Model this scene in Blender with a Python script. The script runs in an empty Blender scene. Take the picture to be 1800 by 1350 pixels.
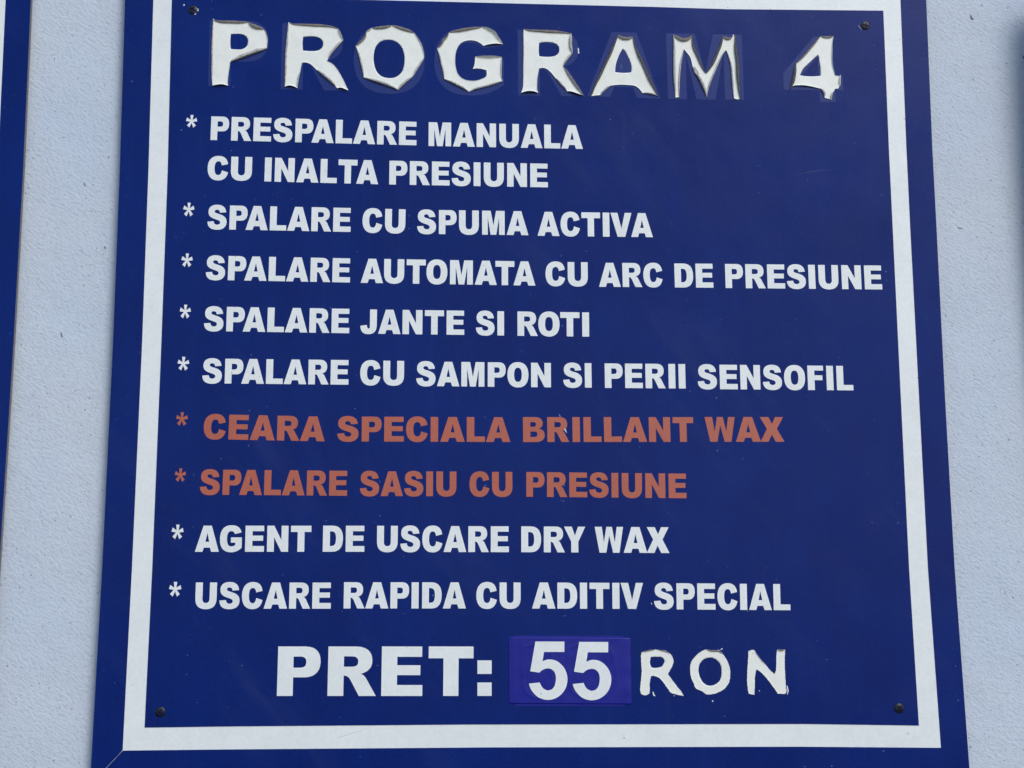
import bpy, math, random
from mathutils import Vector, Matrix
from mathutils.geometry import delaunay_2d_cdt
random.seed(7)
R = math.radians
sc = bpy.context.scene
COL = sc.collection

# ------------------------------------------------------------------ measured layout (millimetres on the sign's plane)
CAM_LOC = [-0.0860769138070474, -1.25, 1.6757654686509018]
CAM_AXES = [[0.9976631, -0.0682853, -0.0023149], [-0.0097562, -0.1759098, 0.9843579], [-0.0676244, -0.9820351, -0.1761649]]
BOARD = [[-343.58, 2293.41], [-342.61, 2242.1], [-340.34, 2084.52], [-339.35, 1933.44], [-339.69, 1741.46], [-341.29, 1581.78], [-341.43, 1568.44], [-0.77, 1566.51], [384.43, 1564.25], [384.06, 1576.29], [380.75, 1742.39], [380.5, 1891.1], [381.22, 2046.08], [381.36, 2120.66], [383.26, 2263.22], [383.74, 2307.04], [0.93, 2301.65]]
OUTER = [[-318.27, 2267.07], [-318.0, 2242.81], [-315.9, 2085.02], [-315.03, 1933.73], [-315.48, 1741.49], [-316.56, 1595.46], [-232.69, 1595.65], [-19.49, 1595.85], [242.2, 1594.66], [360.65, 1592.95], [357.43, 1742.36], [357.36, 1890.89], [357.28, 2045.66], [357.55, 2120.15], [359.1, 2262.51], [358.79, 2270.32], [198.79, 2267.81], [-101.75, 2267.1]]
INNER = [[-301.85, 2247.59], [-301.78, 2243.28], [-299.34, 2085.36], [-298.82, 1933.92], [-298.86, 1741.51], [-299.9, 1613.34], [-233.26, 1613.9], [-38.29, 1614.33], [242.89, 1613.2], [342.56, 1611.33], [340.78, 1742.34], [340.92, 1890.74], [341.13, 2045.38], [341.23, 2119.8], [342.4, 2251.46], [198.24, 2248.72], [130.26, 2248.98], [-101.54, 2248.35]]
STRIPS = [[[-343.58, 2293.41], [-342.61, 2242.1], [-340.34, 2084.52], [-339.35, 1933.44], [-339.69, 1741.46], [-341.29, 1581.78], [-341.43, 1568.62], [-316.7, 1595.59], [-315.48, 1741.49], [-315.03, 1933.73], [-315.9, 2085.02], [-318.0, 2242.81], [-318.27, 2267.07]], [[-341.15, 1568.35], [-0.77, 1566.51], [384.43, 1564.25], [360.65, 1592.95], [242.2, 1594.66], [-19.49, 1595.85], [-232.69, 1595.65], [-316.42, 1595.32]], [[384.43, 1564.25], [384.06, 1576.29], [380.75, 1742.39], [380.5, 1891.1], [381.22, 2046.08], [381.36, 2120.66], [383.26, 2263.22], [383.74, 2307.04], [358.79, 2270.32], [359.1, 2262.51], [357.55, 2120.15], [357.28, 2045.66], [357.36, 1890.89], [357.43, 1742.36], [360.65, 1592.95]], [[383.74, 2307.04], [0.93, 2301.65], [-343.58, 2293.41], [-318.27, 2267.07], [-101.75, 2267.1], [198.79, 2267.81], [358.79, 2270.32]]]
LEFT_EDGE = [[-425.14, 2288.1], [-424.31, 2239.72], [-422.45, 2082.85], [-422.08, 1932.45], [-423.07, 1752.99], [-424.43, 1604.67], [-424.7, 1571.34]]
LEFT_WO = [[-445.52, 2263.2], [-445.99, 2239.09], [-443.89, 2082.41], [-443.29, 1932.19], [-444.0, 1752.95], [-445.12, 1604.8], [-446.72, 1593.68]]
LEFT_WI = [[-460.47, 2244.0], [-462.05, 2238.62], [-459.83, 2082.09], [-459.1, 1932.01], [-459.67, 1752.92], [-460.67, 1604.9], [-463.5, 1612.5]]
WORDS = [["PRESPALARE", [-263.64, 2113.87], [-84.01, 2112.87], 21.7, 0], ["MANUALA", [-73.33, 2112.52], [63.54, 2112.67], 21.99, 0], ["CU", [-265.17, 2077.59], [-226.9, 2077.58], 21.47, 0], ["INALTA", [-215.98, 2077.12], [-117.16, 2076.48], 21.81, 0], ["PRESIUNE", [-107.47, 2076.47], [32.13, 2076.54], 21.79, 0], ["SPALARE", [-263.97, 2033.26], [-140.48, 2032.85], 21.62, 0], ["CU", [-130.37, 2032.61], [-93.08, 2032.28], 21.81, 0], ["SPUMA", [-82.93, 2032.2], [14.76, 2032.54], 21.79, 0], ["ACTIVA", [22.77, 2032.21], [124.84, 2032.61], 21.91, 0], ["SPALARE", [-263.86, 1988.23], [-140.25, 1987.6], 21.49, 0], ["AUTOMATA", [-131.0, 1987.48], [20.64, 1987.18], 21.65, 0], ["CU", [29.5, 1987.2], [66.64, 1987.24], 21.66, 0], ["ARC", [76.44, 1986.97], [132.68, 1987.43], 21.68, 0], ["DE", [143.41, 1987.33], [177.66, 1987.62], 21.74, 0], ["PRESIUNE", [188.49, 1987.52], [328.99, 1988.22], 21.85, 0], ["SPALARE", [-263.83, 1943.27], [-140.13, 1942.81], 21.48, 0], ["JANTE", [-130.64, 1942.62], [-41.27, 1942.57], 21.4, 0], ["SI", [-31.44, 1942.44], [-6.81, 1942.44], 21.48, 0], ["ROTI", [4.84, 1942.38], [67.27, 1942.34], 21.54, 0], ["SPALARE", [-263.67, 1897.93], [-140.04, 1897.92], 21.41, 0], ["CU", [-130.13, 1897.72], [-92.75, 1897.74], 21.41, 0], ["SAMPON", [-82.49, 1897.4], [33.61, 1897.29], 21.4, 0], ["SI", [44.05, 1897.3], [68.92, 1897.39], 21.5, 0], ["PERII", [80.44, 1897.3], [150.86, 1897.44], 21.56, 0], ["SENSOFIL", [161.37, 1897.09], [298.98, 1897.21], 21.68, 0], ["CEARA", [-260.9, 1850.27], [-159.2, 1848.97], 21.21, 1], ["SPECIALA", [-148.9, 1849.04], [-1.53, 1849.56], 21.36, 1], ["BRILLANT", [9.44, 1849.64], [156.81, 1850.8], 21.54, 1], ["WAX", [166.88, 1850.97], [236.26, 1851.47], 21.63, 1], ["SPALARE", [-262.41, 1803.26], [-139.56, 1802.88], 21.14, 1], ["SASIU", [-128.97, 1802.74], [-47.45, 1802.92], 21.02, 1], ["CU", [-36.41, 1802.78], [0.11, 1802.85], 21.05, 1], ["PRESIUNE", [11.93, 1802.76], [149.43, 1802.08], 21.16, 1], ["AGENT", [-264.5, 1755.65], [-168.69, 1755.9], 21.69, 0], ["DE", [-158.96, 1755.92], [-124.34, 1755.95], 21.78, 0], ["USCARE", [-113.9, 1755.97], [-3.03, 1755.86], 21.78, 0], ["DRY", [7.46, 1755.88], [61.86, 1755.71], 21.79, 0], ["WAX", [69.95, 1755.63], [133.69, 1755.42], 21.87, 0], ["USCARE", [-262.77, 1708.88], [-151.44, 1708.83], 21.5, 0], ["RAPIDA", [-140.77, 1709.01], [-39.11, 1708.96], 21.65, 0], ["CU", [-30.44, 1708.95], [6.77, 1708.89], 21.64, 0], ["ADITIV", [16.34, 1708.84], [110.43, 1708.5], 21.73, 0], ["SPECIAL", [119.42, 1708.21], [236.27, 1707.34], 21.95, 0]]
PRET = [["P", [-193.98, 1638.08], [-158.96, 1637.92], 39.98, 0], ["R", [-152.78, 1637.9], [-113.16, 1637.72], 40.07, 0], ["E", [-108.72, 1637.7], [-74.92, 1637.55], 40.18, 0], ["T", [-70.0, 1637.53], [-32.8, 1637.37], 40.26, 0]]
COLON = [[[-29.37, 1666.29], [-17.57, 1666.26], [-17.57, 1655.2], [-29.35, 1655.24]], [[-29.33, 1648.25], [-17.57, 1648.21], [-17.57, 1637.35], [-29.31, 1637.4]]]
ASTERISKS = [[[-280.44, 2130.59], 9.64, 10.66, 0], [[-280.03, 2050.41], 9.53, 11.4, 0], [[-279.91, 2005.19], 9.67, 11.11, 0], [[-279.78, 1959.99], 9.42, 11.07, 0], [[-279.69, 1914.62], 9.88, 10.93, 0], [[-279.17, 1867.11], 9.86, 10.69, 1], [[-278.75, 1819.56], 9.33, 10.45, 1], [[-279.33, 1772.06], 9.97, 11.12, 0], [[-279.5, 1724.75], 10.04, 11.11, 0]]
GHOSTS = [["P", [-267.27, 2163.67], [-215.19, 2164.21], 61.15, 2], ["R", [-204.04, 2162.0], [-145.26, 2162.0], 61.85, 2], ["O", [-140.13, 2160.91], [-77.14, 2161.54], 61.49, 2], ["G", [-68.65, 2161.21], [-6.15, 2161.66], 61.7, 2], ["R", [6.15, 2161.42], [65.91, 2161.79], 62.2, 2], ["A", [68.12, 2162.17], [134.18, 2161.5], 61.85, 2], ["M", [140.88, 2161.5], [210.21, 2161.98], 62.34, 2], ["4", [247.24, 2161.29], [301.97, 2162.16], 62.65, 2]]
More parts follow.
